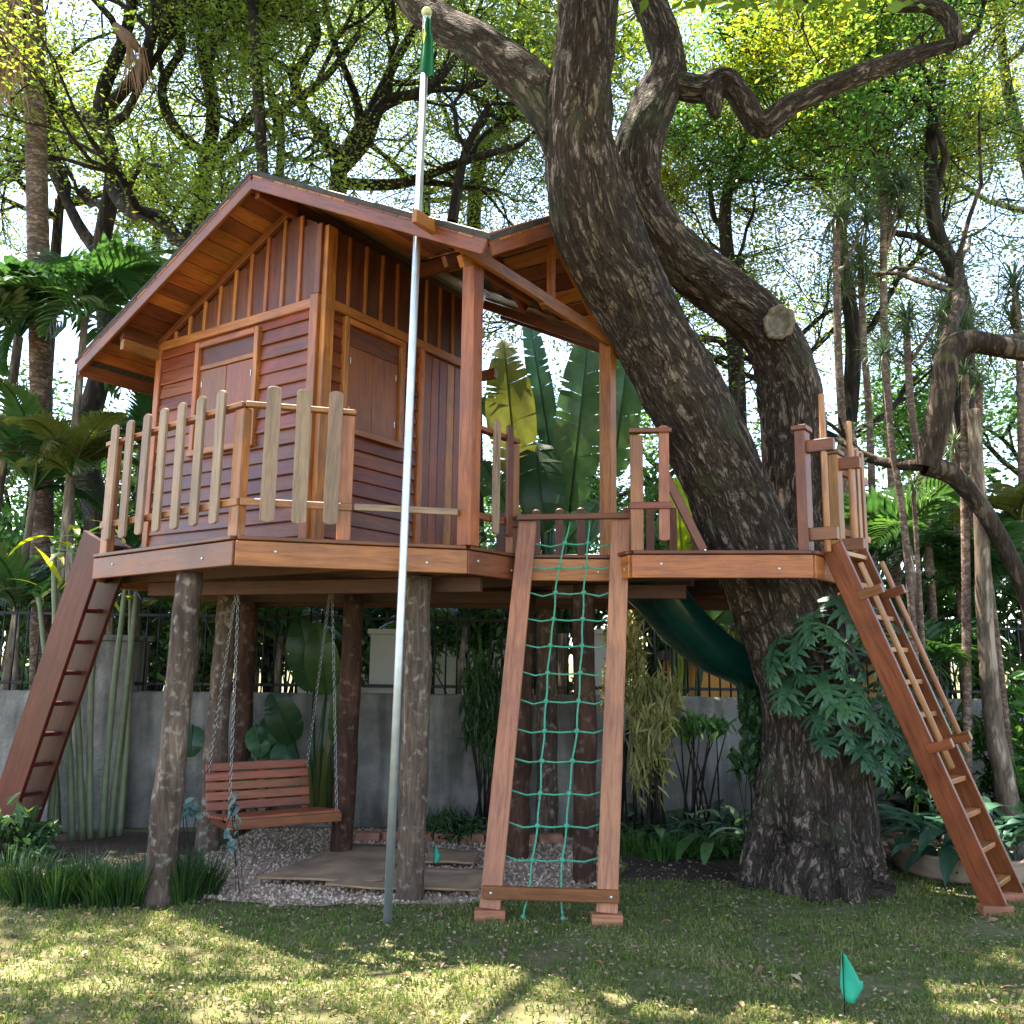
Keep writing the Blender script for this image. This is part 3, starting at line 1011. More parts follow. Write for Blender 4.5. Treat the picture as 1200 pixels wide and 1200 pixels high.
def railing(name, label, a, b, posts, picks, zt=3.04, zl=2.43, outside=.05, pm=W_PICK, railm=W_FAS, pk=None, pz=2.735, cap=True):
    a, b = Vector(a), Vector(b)
    d = (b - a).normalized()
    nn = Vector((d.y, -d.x))
    t = thing(name, label, 'railing', v3((a + b) / 2, DZ))
    for s, w, top, m in posts:
        q = a + (b - a) * s - nn * .02
        beam('post', v3(q, DZ - .0), v3(q, top), w, .06, m, t, v3(d, 0))
    if zt:
        beam('rail', v3(a, zt), v3(b, zt), .06, .032, railm, t, v3(nn, 0))
    if zl:
        beam('rail', v3(a + nn * .01, zl), v3(b + nn * .01, zl), .045, .03, railm, t)
    me = pk or PK
    for i, s in enumerate(picks):
        q = a + (b - a) * s + nn * outside
        m = pm[i % len(pm)] if isinstance(pm, (list, tuple)) else pm
        jz = random.Random(i + 7).uniform(-.012, .012)
        put('picket', me, m, t, frame(v3(q, pz - .4 + jz), v3(q + d * random.Random(i).uniform(-.006, .006), pz + .4 + jz), v3(d, 0)))
    return t


railing('picket_railing', 'long picket railing on the deck edge below the shuttered gable wall', A0, AB, [(.03, .10, 3.06, W_TAN), (.97, .10, 3.02, W_TAN)],
        [.10, .231, .362, .493, .624, .755, .886], railm=W_TAN)
tB = (Vector((-1.04, 5.52)) - AB).length / (BC - AB).length
railing('picket_railing', 'short three-picket railing on the deck edge in front of the cabin corner', AB, AB + (BC - AB) * (tB + .03), [(.93, .085, 3.02, W_TAN)],
        [.24, .52, .80], railm=W_TAN)
lowbar = tag(beam('low_bar', v3(AB + (BC - AB) * (tB + .035) + Vector((.01, -.03)), 2.43), v3(BC + Vector((-.05, -.03)), 2.435), .042, .03, W_PICK, None),
             'pale single low bar across the deck edge before the cabin door', 'rail')
railing('picket_railing', 'two-picket railing between the porch post and the climbing net', BC + Vector((.06, .06)), CC, [(.96, .08, 3.0, W_TAN)], [.36, .70], zt=3.02, pm=[W_PICK, W_RED], railm=W_FAS, outside=.04, pk=PKS, pz=2.72)
railing('picket_railing', 'short railing on the deck edge between the climbing net and the leaning trunk', D0 + Vector((-.02, .0)), D0 + Vector((.26, -.03)), [(.17, .085, 3.0, W_TAN)], [.80], zt=3.03, zl=2.52, pm=[W_NET], railm=W_RED, outside=.0, pk=PKS, pz=2.68)
bk0, bk1 = Vector((-.15, 8.22)), Vector((2.2, 7.72))
br_ = railing('picket_railing', 'dark red picket railing along the back of the deck behind the net', bk0, bk1, [(.02, .08, 2.85, W_RED), (.52, .08, 2.85, W_RED), (.98, .08, 2.85, W_RED)],
              [.08 + .085 * i for i in range(11)], zt=None, zl=2.42, pm=W_RED, railm=W_RED, pk=PKS, pz=2.47)
beam('brace', aty(774, 545, 6.02), aty(824, 645, 6.02), .06, .035, W_FAS, br_, (1, 0, 0))

# ladder-side railing with grab poles
lr = thing('grab_rail', 'red-capped posts with round grab poles at the top of the plank ladder', 'railing', v3(E1, DZ))
eD = (E1 - D1).normalized()
eN = Vector((eD.y, -eD.x))


def capped_post(q, top, m, w=.10):
    beam('post', v3(q, DZ), v3(q, top), w, .07, m, lr, v3(eD, 0))
    beam('post_cap', v3(q, top + .001), v3(q, top + .035), w + .03, .10, W_FAS, lr, v3(eD, 0))


q1 = D1 + eD * .12 - eN * .06
q2 = D1 + eD * .78 - eN * .04
capped_post(q1, 3.04, W_RED, .115)
capped_post(q2, 3.00, W_TAN, .12)
for q, dx, topz, ln in ((q1, .14, 3.28, 1.06), (q2, .11, 3.24, .98)):
    c = q + eN * dx + Vector((.0, -.0))
    for zz in (2.93, 2.34):
        beam('pole_block', v3(q + eN * .02, zz), v3(c + eN * .07, zz), .085, .055, W_FAS, lr)
    rod('grab_pole', v3(c, topz - ln), v3(c, topz), .021, W_ROD, lr)
for i in range(3):
    q = D1 + eD * (.98 + .13 * i) + eN * .03
    put('picket', PKS, (W_TAN, W_ROD, W_TAN)[i], lr, frame(v3(q, 2.35), v3(q, 3.1), v3(eD, 0)))
beam('rail', v3(q2, 2.9), v3(E1, 2.9), .05, .03, W_TAN, lr)
beam('rail', v3(q2, 2.45), v3(E1, 2.45), .05, .03, W_TAN, lr)


# ------------------------------------------------------------------ plank ladders
def plank_ladder(name, label, top, foot, wv, mat, treadm, nt, rods, board=.145):
    top, foot, wv = Vector(top), Vector(foot), Vector(wv)
    t = thing(name, label, 'ladder', foot)
    ax = (top - foot).normalized()
    wn = wv.normalized()
    nrm = ax.cross(wn).normalized()
    if nrm.z < 0:
        nrm = -nrm
    for k in (0, 1):
        o_ = wv * k
        beam('stringer', foot + o_ + Vector((0, 0, .05)), top + o_, board, .036, mat, t, nrm)
        put('foot_block', cbox(.19, .09, .07), W_NET, t, frame(foot + o_ + Vector((-.09, 0, .025)), foot + o_ + Vector((.09, 0, .025)), Vector((0, 1, 0))))
    hd = Vector((ax.x, ax.y, 0)).normalized()
    for i in range(nt):
        c = foot + (top - foot) * ((i + .75) / nt)
        beam('tread', c + wn * .0185, c + wv - wn * .0185, .115, .032, treadm, t, hd)
    for k, (s0, s1, b0, b1) in enumerate(rods):
        side = wv * k
        off = nrm * .125 + wn * (.0 if k == 0 else .0)
        r0, r1 = foot + (top - foot) * s0 + side + off, foot + (top - foot) * s1 + side + off
        rod('handrail', r0, r1, .0185, W_ROD, t)
        for s in (b0, b1):
            c = foot + (top - foot) * s + side
            beam('rail_block', c + nrm * .03, c + nrm * .19, .06, .045, W_FAS, t, ax)
    return t


lt = v3(D1 + eD * .16 + eN * .09, DZ + .05)
plank_ladder('plank_ladder', 'brown plank ladder with round handrails leaning on the deck beside the trunk', lt, (2.99, 5.80, 0), (.29, .33, 0), W_FAS, W_TAN, 11,
             [(.37, .93, .43, .85), (.40, .95, .44, .86)])
plank_ladder('plank_ladder', 'dark purple-brown plank ladder rising to the deck end with the long picket railing', (-3.08, 6.60, DZ + .14), (-4.00, 7.30, 0), (.09, .22, 0), W_STAIR, W_STAIR, 10, [], .26)

# ------------------------------------------------------------------ climbing net and frame
nfL0, nfR0 = atz(574, 1078), atz(711, 1083)
nfL1, nfR1 = Vector((.11, 6.10, 2.44)), Vector((.745, 6.06, 2.455))
net = thing('net_frame', 'leaning pinkish timber frame holding the green climbing net', 'frame', nfL0)
nax = (nfL1 - nfL0).normalized()
nw = (nfR0 - nfL0).normalized()
nn3 = nw.cross(nax).normalized()
for p0, p1 in ((nfL0, nfL1), (nfR0, nfR1)):
    beam('side_rail', p0 + Vector((0, 0, .06)), p1, .125, .045, W_NET, net, nw)
    beam('foot_block', p0 + Vector((-.09, .0, .025)), p0 + Vector((.09, 0, .025)), .10, .07, W_NET, net, (0, 1, 0))
beam('cross_board', nfL0 + nax * .16 - nw * .06 - nn3 * .0 + Vector((0, -.045, 0)), nfR0 + nax * .16 + nw * .06 + Vector((0, -.045, 0)), .07, .04, W_FAS, net)
beam('top_board', nfL1 + Vector((-.075, 0, .03)), nfR1 + Vector((.055, 0, .03)), .11, .04, W_RED, net, (0, 1, .1))
for p0, sx in ((nfL0, -.01), (nfR0, .01)):
    bolt(p0 + nax * .16 + nw * sx + Vector((0, -.0655, .0)), (0, -1, 0), net)
rn = thing('rope_net', 'green rope climbing net laced between the two timber rails', 'net', nfL0 + Vector((0, 0, .1)))
ROWS = [637, 665, 695, 726, 757, 789, 822, 857, 892, 930, 968, 1008]


def plane_hit(px, py):
    d = ray(px, py)
    t = (nfL0 - _C).dot(nn3) / d.dot(nn3)
    return _C + d * t


VX1 = [(668, 612), (662, 637), (655, 665), (651, 695), (649, 726), (645, 757), (642, 789), (640, 822), (638, 857), (635, 892), (633, 930), (630, 968), (624, 1008), (620, 1045), (613, 1080)]
VX2 = [(691, 608), (689, 637), (687, 665), (684, 695), (683, 726), (682, 757), (680, 789), (678, 822), (676, 857), (671, 892), (667, 930), (664, 968), (659, 1008), (657, 1045), (660, 1083)]
for VX in (VX1, VX2):
    pts = [plane_hit(*p) for p in VX]
    pts[-1].z = .02
    pts = [p + nn3 * (.012 if 0 < i < 14 else 0) for i, p in enumerate(pts)]
    fine = []
    for i in range(len(pts) - 1):
        for k in range(4):
            fine.append(pts[i].lerp(pts[i + 1], k / 4) + Vector((.003 * math.sin(i * 4 + k), 0, 0)))
    fine.append(pts[-1])
    mb = MB(); mb.tube(fine, .006, 7)
    r_ = put('rope', mb.mesh('rope', True), ROPE, rn)
    km = MB()
    for i in range(5):
        a = i / 4 * math.pi
    km.tube([(0, 0, -.017), (0, 0, -.010), (0, 0, 0), (0, 0, .010), (0, 0, .017)], [.006, .014, .0165, .014, .006], 8)
    kme = km.mesh('knot', True)
    for i in range(1, len(pts)):
        if i == 13: continue
        put('knot', kme, ROPE, r_, Matrix.Translation(pts[i]) @ Matrix.Rotation(i * 1.3, 4, 'Y'))
for k, y in enumerate(ROWS):
    pl, pr = None, None
    s = (plane_hit(640, y) - nfL0).dot(nax)
    pl = nfL0 + nax * s + nw * .02 - nn3 * .026
    pr = nfR0 + (nfR1 - nfR0).normalized() * (s + .005) - nw * .02 - nn3 * .026
    a, b = plane_hit(*VX1[k + 1]), plane_hit(*VX2[k + 1])
    sag = .012 + .012 * random.Random(k).random()
    pts = [pl + nn3 * .045, pl, pl + nw * .03, pl.lerp(a, .6) - Vector((0, 0, sag)), a, a.lerp(b, .5) - Vector((0, 0, .008)), b, b.lerp(pr, .5) - Vector((0, 0, sag)), pr - nw * .03, pr, pr + nn3 * .045]
    mb = MB(); mb.tube(pts, .0058, 7)
    put('rope', mb.mesh('rope', True), ROPE, rn)

# ------------------------------------------------------------------ steel pole with flag
pb, pt = Vector((-.685, 5.45, -.05)), Vector((-.62, 5.45, 5.80))
fp = thing('fire_pole', 'tall galvanised steel pole with yellow-white finial beside the cabin porch', 'pole', (pb.x, pb.y, 0))
mb = MB(); mb.tube([pb, pb.lerp(pt, .3), pb.lerp(pt, .6), pt], .0245, 20)
put('shaft', mb.mesh('shaft', True), METAL, fp)
mb = MB(); mb.tube([pt + Vector((0, 0, z)) for z in (0, .012, .03, .045, .055)], [.028, .036, .036, .026, .008], 16)
put('finial', mb.mesh('finial', True), plain('finial_cream', (.75, .72, .35), .5), fp)
for z, m in ((.002, FLAG_G),):
    mb = MB(); mb.tube([pt + Vector((0, 0, -.03)), pt + Vector((0, 0, -.012))], .0265, 16)
    put('collar', mb.mesh('collar', True), METAL, fp)


def cloth(name, label, cat, origin, cols_, rows, w, h, fun, mat):
    V, Q = [], []
    for i in range(rows + 1):
        for j in range(cols_ + 1):
            V.append(origin + fun(j / cols_, i / rows))
    for i in range(rows):
        for j in range(cols_):
            k = i * (cols_ + 1) + j
            Q.append([k, k + 1, k + cols_ + 2, k + cols_ + 1])
    me = fast_mesh(name, [tuple(v) for v in V], [np.array(Q)], True)
    o = put(name, me, mat)
    md = o.modifiers.new('thick', 'SOLIDIFY'); md.thickness = .002
    return tag(o, label, cat)


def flagf(s, t):
    # limp flag, gathered folds: width narrows in plan
    fold = math.sin(s * 11 + t * 1.5) * .018
    return Vector((.022 - .07 * (1 - s) * (.55 + .3 * t) + .06 * s * (.35 + .45 * t) * (1 if t > .3 else .6), -.032 - .02 * s + fold * .9, -.05 - .40 * t - .05 * s * t))


fl = cloth('hanging_flag', 'limp green and yellow flag hanging at the top of the steel pole', 'flag', pt, 16, 14, .2, .4, flagf, FLAG_G)
V, Q = [], []
for i in range(9):
    for j in range(7):
        t_, s_ = .14 + .34 * i / 8, .01 + .44 * j / 6
        kx = abs(i / 8 - .5) * 2
        s_ = .23 + (s_ - .23) * max(.02, 1 - kx)
        V.append(pt + flagf(s_, t_) + Vector((-.002, -.006, 0)))
for i in range(8):
    for j in range(6):
        k = i * 7 + j
        Q.append([k, k + 1, k + 8, k + 7])
put('diamond', fast_mesh('diamond', [tuple(v) for v in V], [np.array(Q)], True), FLAG_Y, fl)

# small marker flags on wires
for (px, py, h, w, lab, pr) in ((990, 1192, .27, .115, 'small green pennant on a wire stuck in the open lawn', 0), (508, 1022, .22, .06, 'small green pennant on a wire beside the mats on the gravel', 1)):
    g = atz(px, py)
    t = thing('marker_flag', lab, 'flag', g)
    mb = MB(); mb.tube([g + Vector((0, 0, -.05)), g + Vector((.002, 0, h))], .0022, 6)
    put('wire', mb.mesh('wire', True), IRON, t)
    V, Q = [], []
    for i in range(9):
        for j in range(7):
            tt, s = i / 8, j / 6
            # limp pennant: narrow at the top of the wire, falling to a broad lower part
            half = w * (.10 + .95 * tt) if tt < .7 else w * (.10 + .665) * (1 - (tt - .7) * 1.7)
            V.append(g + Vector((-.25 * half + s * half * 1.15 + .015 * tt, -.008 + .018 * math.sin(s * 5 + tt * 2), h - (h - .06) * tt + .03 * s * (1 if tt > .5 else .2) - .02 * s)))
    for i in range(8):
        for j in range(6):
            k = i * 7 + j
            Q.append([k, k + 1, k + 8, k + 7])
    o = put('pennant', fast_mesh('pennant', [tuple(v) for v in V], [np.array(Q)], True), GREEN_F, t)
    md = o.modifiers.new('thick', 'SOLIDIFY'); md.thickness = .0015

# ------------------------------------------------------------------ green slide
sp = [Vector((.78, 6.75, 2.12)), aty(752, 700, 6.9), aty(790, 745, 7.0), aty(830, 778, 7.1), aty(885, 806, 7.22), Vector((2.10, 7.38, 1.02)), Vector((2.28, 7.66, .62)), Vector((2.40, 7.98, .36)), Vector((2.42, 8.2, .30))]
V, Q = [], []
prof = [(-.27, .20), (-.25, .215), (-.225, .20), (-.20, .03), (-.1, -.01), (0, -.018), (.1, -.01), (.20, .03), (.225, .20), (.25, .215), (.27, .20), (.235, 0), (.11, -.045), (0, -.055), (-.11, -.045), (-.235, 0)]
fine = []
for i in range(len(sp) - 1):
    p0, p1, p2, p3 = sp[max(0, i - 1)], sp[i], sp[i + 1], sp[min(len(sp) - 1, i + 2)]
    for k in range(6):
        t = k / 6
        fine.append(.5 * ((2 * p1) + (p2 - p0) * t + (2 * p0 - 5 * p1 + 4 * p2 - p3) * t * t + (3 * p1 - p0 - 3 * p2 + p3) * t ** 3))
fine.append(sp[-1])
for i, p in enumerate(fine):
    d = (fine[min(i + 1, len(fine) - 1)] - fine[max(i - 1, 0)]).normalized()
    s_ = d.cross(Vector((0, 0, 1))).normalized()
    n_ = s_.cross(d)
    for x_, y_ in prof:
        V.append(p + s_ * x_ + n_ * y_)
m_ = len(prof)
for i in range(len(fine) - 1):
    for j in range(m_):
        Q.append([i * m_ + j, i * m_ + (j + 1) % m_, (i + 1) * m_ + (j + 1) % m_, (i + 1) * m_ + j])
slide = thing('garden_slide', 'dark green plastic slide curving down from the deck behind the trunk', 'slide', (2.4, 8.0, 0))
put('chute', fast_mesh('chute', [tuple(v) for v in V], [np.array(Q)], True), GREEN_P, slide)
for s in (-.2, .2):
    beam('leg', Vector((2.40 + s, 7.98, 0)), Vector((2.40 + s, 7.98, .36)), .04, .04, IRON, slide, (1, 0, 0))

# ------------------------------------------------------------------ swing bench
sw = thing('swing_bench', 'slatted red-brown bench hanging on chains under the deck', 'swing', (-1.75, 6.95, .35))
bx_ = Vector((.85, .50, 0)).normalized()          # along the seat
bf = Vector((.58, -.83, 0)).normalized()      # towards the front
bo = Vector((-2.24, 6.93, .33))
BWID = .84
for i in range(6):
    c = bo + bf * (.05 + .075 * i) + Vector((0, 0, .012 * i * .6))
    beam('seat_slat', c, c + bx_ * BWID, .066, .022, W_BENCH, sw, bf + Vector((0, 0, .1)))
beam('seat_apron', bo + bf * .47 + Vector((0, 0, -.0)), bo + bf * .47 + bx_ * BWID, .065, .025, W_BENCH, sw)
bu = (Vector((0, 0, 1)) - bf * .28).normalized()
for i in range(5):
    c = bo - bf * .0 + bu * (.06 + .072 * i)
    beam('back_slat', c, c + bx_ * (BWID - .05), .062, .02, W_BENCH, sw, bu)
for s in (.06, .5, .9):
    beam('seat_bearer', bo + bx_ * s * BWID + Vector((0, 0, -.03)), bo + bx_ * s * BWID + bf * .46 + Vector((0, 0, -.03)), .05, .035, W_RED, sw)
    beam('back_upright', bo + bx_ * s * BWID - bf * .025 - bu * .03, bo + bx_ * s * BWID - bf * .025 + bu * .38, .05, .03, W_RED, sw, bx_)


def chain(p0, p1, parent):
    p0, p1 = Vector(p0), Vector(p1)
    L = (p1 - p0).length
    n = int(L / .030)
    d = (p1 - p0).normalized()
    x = d.orthogonal().normalized()
    y = d.cross(x)
    mb = MB()
    for i in range(n):
        c = p0 + d * (L * (i + .5) / n)
        a, b = (x, y) if i % 2 else (y, x)
        loop = []
        for k in range(9):
            t = 2 * math.pi * k / 8
            loop.append(c + d * (.0215 * math.cos(t)) + a * (.0105 * math.sin(t)))
        mb.tube(loop, .0024, 4, False)
    put('chain', mb.mesh('chain', True), CHAIN, parent)


fl_, fr_ = bo + bf * .46 + bx_ * .02, bo + bf * .46 + bx_ * (BWID - .03)
bl_, br2 = bo + bx_ * .02 + bu * .30, bo + bx_ * (BWID - .06) + bu * .30
for q, tp in ((fl_, fl_ + Vector((-.04, .02, 1))), (fr_, fr_ + Vector((-.12, .05, 1))), (bl_, fl_ + Vector((-.08, .12, 1))), (br2, fr_ + Vector((-.15, .14, 1)))):
    tp.z = DZ - .17
    chain(q, tp, sw)
    rod('eye_bolt', q + Vector((0, 0, -.05)), q + Vector((0, 0, .01)), .008, CHAIN, sw, 8)

# ------------------------------------------------------------------ mats, bricks, pot on the ground
def mat_obj(label, poly, z, seed):
    p = [atz(*q, z) for q in poly]
    k = 14
    V = []
    for i in range(k + 1):
        for j in range(k + 1):
            s, t = i / k, j / k
            q = (p[0] * (1 - s) + p[1] * s) * (1 - t) + (p[3] * (1 - s) + p[2] * s) * t
            w = .022 * noise.noise(Vector((q.x * 3.1 + seed, q.y * 3.1, 0))) + .022
            e = .012 if (i in (0, k) or j in (0, k)) else 0
            V.append((q.x + .01 * noise.noise(Vector((q.x * 9, q.y * 9, seed))), q.y, z + max(.006, w) + e))
    Q = [[i * (k + 1) + j, (i + 1) * (k + 1) + j, (i + 1) * (k + 1) + j + 1, i * (k + 1) + j + 1] for i in range(k) for j in range(k)]
    o = put('fibre_mat', fast_mesh('fibre_mat', V, [np.array(Q)], True), RUG)
    md = o.modifiers.new('thick', 'SOLIDIFY'); md.thickness = .012; md.offset = 1
    tag(o, label, 'mat', 'mats laid on the gravel')


mat_obj('brown fibre mat lying on gravel before the swing bench', [(300, 1038), (448, 1040), (480, 1000), (400, 994)], .012, 1)
mat_obj('brown fibre mat lying around the foot of the log post beside the steel pole', [(380, 1047), (560, 1050), (580, 1028), (455, 1022)], .02, 2)
mat_obj('small brown fibre mat lying beside the low brick edging', [(495, 1016), (555, 1018), (565, 1004), (505, 1000)], .012, 3)
edg = thing('brick_edging', 'short row of old bricks edging the bed under the deck', 'edging', aty(470, 985, 7.5) * Vector((1, 1, 0)) if False else (-.9, 7.75, 0))
rb = random.Random(3)
for i in range(14):
    x0 = -1.15 + .215 * i
    c = Vector((x0, 7.72 + .03 * math.sin(i), .045))
    if x0 > .5: break
    put('brick', cbox(.2, .095, .075, .008), BRICKM, edg, Matrix.Translation(c) @ Matrix.Rotation(rb.uniform(-.12, .12), 4, 'Z') @ Matrix.Rotation(rb.uniform(-.06, .06), 4, 'Y'))

# ------------------------------------------------------------------ the big tree
def smooth_path(nodes_, k=5):
    """Catmull-Rom through (Vector, r)"""
    out = []
    n = len(nodes_)
    for i in range(n - 1):
        q = [nodes_[max(0, i - 1)], nodes_[i], nodes_[i + 1], nodes_[min(n - 1, i + 2)]]
        for j in range(k):
            t = j / k
            c = lambda a, b, cc, d: .5 * ((2 * b) + (cc - a) * t + (2 * a - 5 * b + 4 * cc - d) * t * t + (3 * b - a - 3 * cc + d) * t ** 3)
            out.append((c(*[x[0] for x in q]), c(*[x[1] for x in q])))
    out.append(nodes_[-1])
    return out


def pxn(lst):
    return [(aty(x, y, Y), r) for x, y, Y, r in lst]


trunk_n = [(Vector((2.12, 6.52, -.15)), .49), (Vector((2.12, 6.52, .02)), .45)] + pxn([(967, 1010, 6.52, .40), (963, 930, 6.52, .355), (955, 830, 6.52, .35), (930, 740, 6.5, .36), (905, 680, 6.45, .34)])
stem1 = pxn([(905, 700, 6.46, .33), (876, 625, 6.36, .30), (833, 525, 6.15, .285), (781, 425, 5.9, .275), (735, 342, 5.65, .27), (703, 275, 5.42, .265), (685, 210, 5.28, .25), (678, 150, 5.22, .215), (682, 80, 5.15, .19), (690, 0, 5.1, .18), (702, -130, 5.0, .16), (690, -330, 4.9, .13)])
stem2 = pxn([(930, 730, 6.55, .33), (932, 640, 6.6, .255), (930, 540, 6.6, .235), (925, 450, 6.55, .235), (898, 388, 6.45, .215), (845, 338, 6.25, .20), (786, 290, 6.0, .185), (750, 240, 5.85, .175), (744, 180, 5.8, .165), (765, 120, 5.85, .15), (783, 75, 5.9, .125), (765, 10, 5.9, .12), (735, -80, 5.9, .11), (760, -260, 5.9, .09)])
limbL = pxn([(678, 200, 5.27, .16), (632, 115, 5.35, .15), (575, 62, 5.5, .135), (500, 12, 5.8, .125), (430, -60, 6.2, .11), (330, -170, 6.6, .09)])
limbR = pxn([(775, 92, 5.9, .11), (818, 104, 5.85, .105), (850, 93, 5.8, .09), (868, 112, 5.8, .085), (893, 148, 5.8, .078), (925, 124, 5.8, .072), (1000, 91, 5.8, .072), (1080, 62, 5.8, .06), (1138, 45, 5.8, .04)])
hook = pxn([(1118, 50, 5.8, .055), (1112, 22, 5.8, .06), (1085, 6, 5.8, .055), (1048, 8, 5.8, .042)])
knob = pxn([(836, 105, 5.8, .08), (838, 128, 5.78, .055), (839, 140, 5.77, .02)])
knob2 = pxn([(893, 150, 5.8, .07), (897, 158, 5.78, .03)])
stub = pxn([(900, 395, 6.45, .15), (911, 380, 6.26, .112), (913, 378, 6.18, .105)])
up_limb = pxn([(1120, -10, 5.8, .05), (1180, -30, 5.9, .045)])
paths = [trunk_n, stem1, stem2, limbL, limbR, hook, knob, knob2, stub]
mb = MB()
segs = []
rt = random.Random(11)
for pi, pth in enumerate(paths):
    sp_ = smooth_path(pth, 6)
    mb.tube([p for p, r in sp_], [r for p, r in sp_], 20)
    for i in range(len(sp_) - 1):
        segs.append((sp_[i][0], sp_[i + 1][0], (sp_[i][1] + sp_[i + 1][1]) / 2, pi, i))
# buttress roots
for ang, ln in ((195, .50), (250, .56), (285, .52), (320, .54), (350, .48), (30, .5), (90, .5), (150, .5)):
    a = rad(ang)
    c0 = Vector((2.12, 6.52, 0))
    e = c0 + Vector((math.cos(a) * ln, math.sin(a) * ln, -.07))
    m = c0 + Vector((math.cos(a) * .34, math.sin(a) * .34, .25))
    tp = c0 + Vector((math.cos(a) * .20, math.sin(a) * .20, 1.1))
    sp_ = smooth_path([(tp, .06), (m, .12), (c0 + Vector((math.cos(a) * ln * .8, math.sin(a) * ln * .8, .06)), .10), (e, .05)], 4)
    mb.tube([p for p, r in sp_], [r for p, r in sp_], 12)
tmp = bpy.data.objects.new('tmp', mb.mesh('tmp'))
col.objects.link(tmp)
md = tmp.modifiers.new('r', 'REMESH'); md.mode = 'VOXEL'; md.voxel_size = .0155
sm_ = tmp.modifiers.new('s', 'SMOOTH'); sm_.iterations = 4; sm_.factor = .5
dg = bpy.context.evaluated_depsgraph_get()
tme = bpy.data.meshes.new_from_object(tmp.evaluated_get(dg))
bpy.data.objects.remove(tmp)
nv = len(tme.vertices)
co = np.empty(nv * 3, np.float32); tme.vertices.foreach_get('co', co); co = co.reshape(-1, 3).astype(np.float64)
no = np.empty(nv * 3, np.float32); tme.vertices.foreach_get('normal', no); no = no.reshape(-1, 3)
# bark coordinates: frame that follows the nearest stem
best = np.full(nv, 1e9); bco = np.zeros((nv, 3)); bax = np.zeros((nv, 3))
run = {}
prevx = {}
for (a, b, r, pi, i) in segs:
    L_ = (b - a).length
    s0 = run.get(pi, pi * 3.7)
    run[pi] = s0 + L_
    d = (b - a).normalized()
    px_ = prevx.get(pi, Vector((1, 0, 0)))
    x_ = (px_ - d * px_.dot(d)).normalized(); prevx[pi] = x_
    y_ = d.cross(x_)
    rel = co - np.array(a)
    t = np.clip(rel @ np.array(d), 0, L_)
    dd = np.linalg.norm(rel - t[:, None] * np.array(d)[None], axis=1) - r
    k = dd < best
    best[k] = dd[k]
    bco[k] = np.stack([rel[k] @ np.array(x_), rel[k] @ np.array(y_), s0 + rel[k] @ np.array(d)], 1)
    bax[k] = np.array(d)
disp = np.empty(nv)
zz = co[:, 2]
for i in range(nv):
    x_, y_, s_ = bco[i]
    r_ = math.hypot(x_, y_)
    e = 1 - abs(noise.noise(Vector((x_ * 9, y_ * 9, s_ * 2.1)))) * 2
    e2 = noise.noise(Vector((x_ * 20, y_ * 20, s_ * 5 + 9)))
    lump = noise.noise(Vector((x_ * 3 + 5, y_ * 3, s_ * 1.3)))
    am = min(1, r_ / .2)
    flute = 0
    if zz[i] < 1.3:
        flute = (1.3 - max(0, zz[i])) / 1.3 * .09 * noise.noise(Vector((x_ * 6, y_ * 6, s_ * .4 + 4)))
    disp[i] = (.020 * (-max(0, e - .5) * 2.2 + .35) + .014 * e2 + .034 * lump) * am + flute
co += no * disp[:, None]
tme.vertices.foreach_set('co', co.astype(np.float32).ravel())
at2 = tme.attributes.new('barkco', 'FLOAT_VECTOR', 'POINT')
at2.data.foreach_set('vector', bco.astype(np.float32).ravel())
tme.polygons.foreach_set('use_smooth', np.ones(len(tme.polygons), bool))
tme.update()
tme.materials.clear()
big = thing('big_tree', 'huge rough-barked forked tree rising through the treehouse deck', 'tree', (2.1, 6.52, 0))
put('trunk', tme, BARK, big)
sc_ = aty(913, 378, 6.165)
sdirn = (stub[-1][0] - stub[-2][0]).normalized()
mb = MB()
nc = 20
ringv = []
xs = sdirn.orthogonal().normalized(); ys = sdirn.cross(xs)
for rr, h in ((.104, -.01), (.098, .012), (.074, .0), (.03, -.012)):
    for j in range(nc):
        a = 2 * math.pi * j / nc
        w = 1 + .06 * math.sin(3 * a) + .04 * math.sin(5 * a + 1)
        ringv.append(sc_ + (xs * math.cos(a) + ys * math.sin(a)) * rr * w + sdirn * (h + .004))
mb.add(ringv, [[i * nc + j, i * nc + (j + 1) % nc, (i + 1) * nc + (j + 1) % nc, (i + 1) * nc + j] for i in range(3) for j in range(nc)])
mb.add(ringv[-nc:], [], [[0, j, j + 1] for j in range(1, nc - 1)])
cs = put('cut_face', mb.mesh('cut_face', True), CUT, big)
mb = MB()
rim_ = [sc_ + (xs * math.cos(a_) + ys * math.sin(a_)) * (.098 + .008 * math.sin(2 * a_ + .6) + .004 * math.sin(5 * a_)) + sdirn * .004 for a_ in [2 * math.pi * j / 32 for j in range(33)]]
mb.tube(rim_, [.021 + .006 * math.sin(j * 1.7) for j in range(33)], 8, False)
put('healed_rim', mb.mesh('healed_rim', True), plain('callus', (.17, .13, .095), .95, 0, .45, 30, .6), big)
cs['label'] = 'pale sawn branch stub with healed rim'


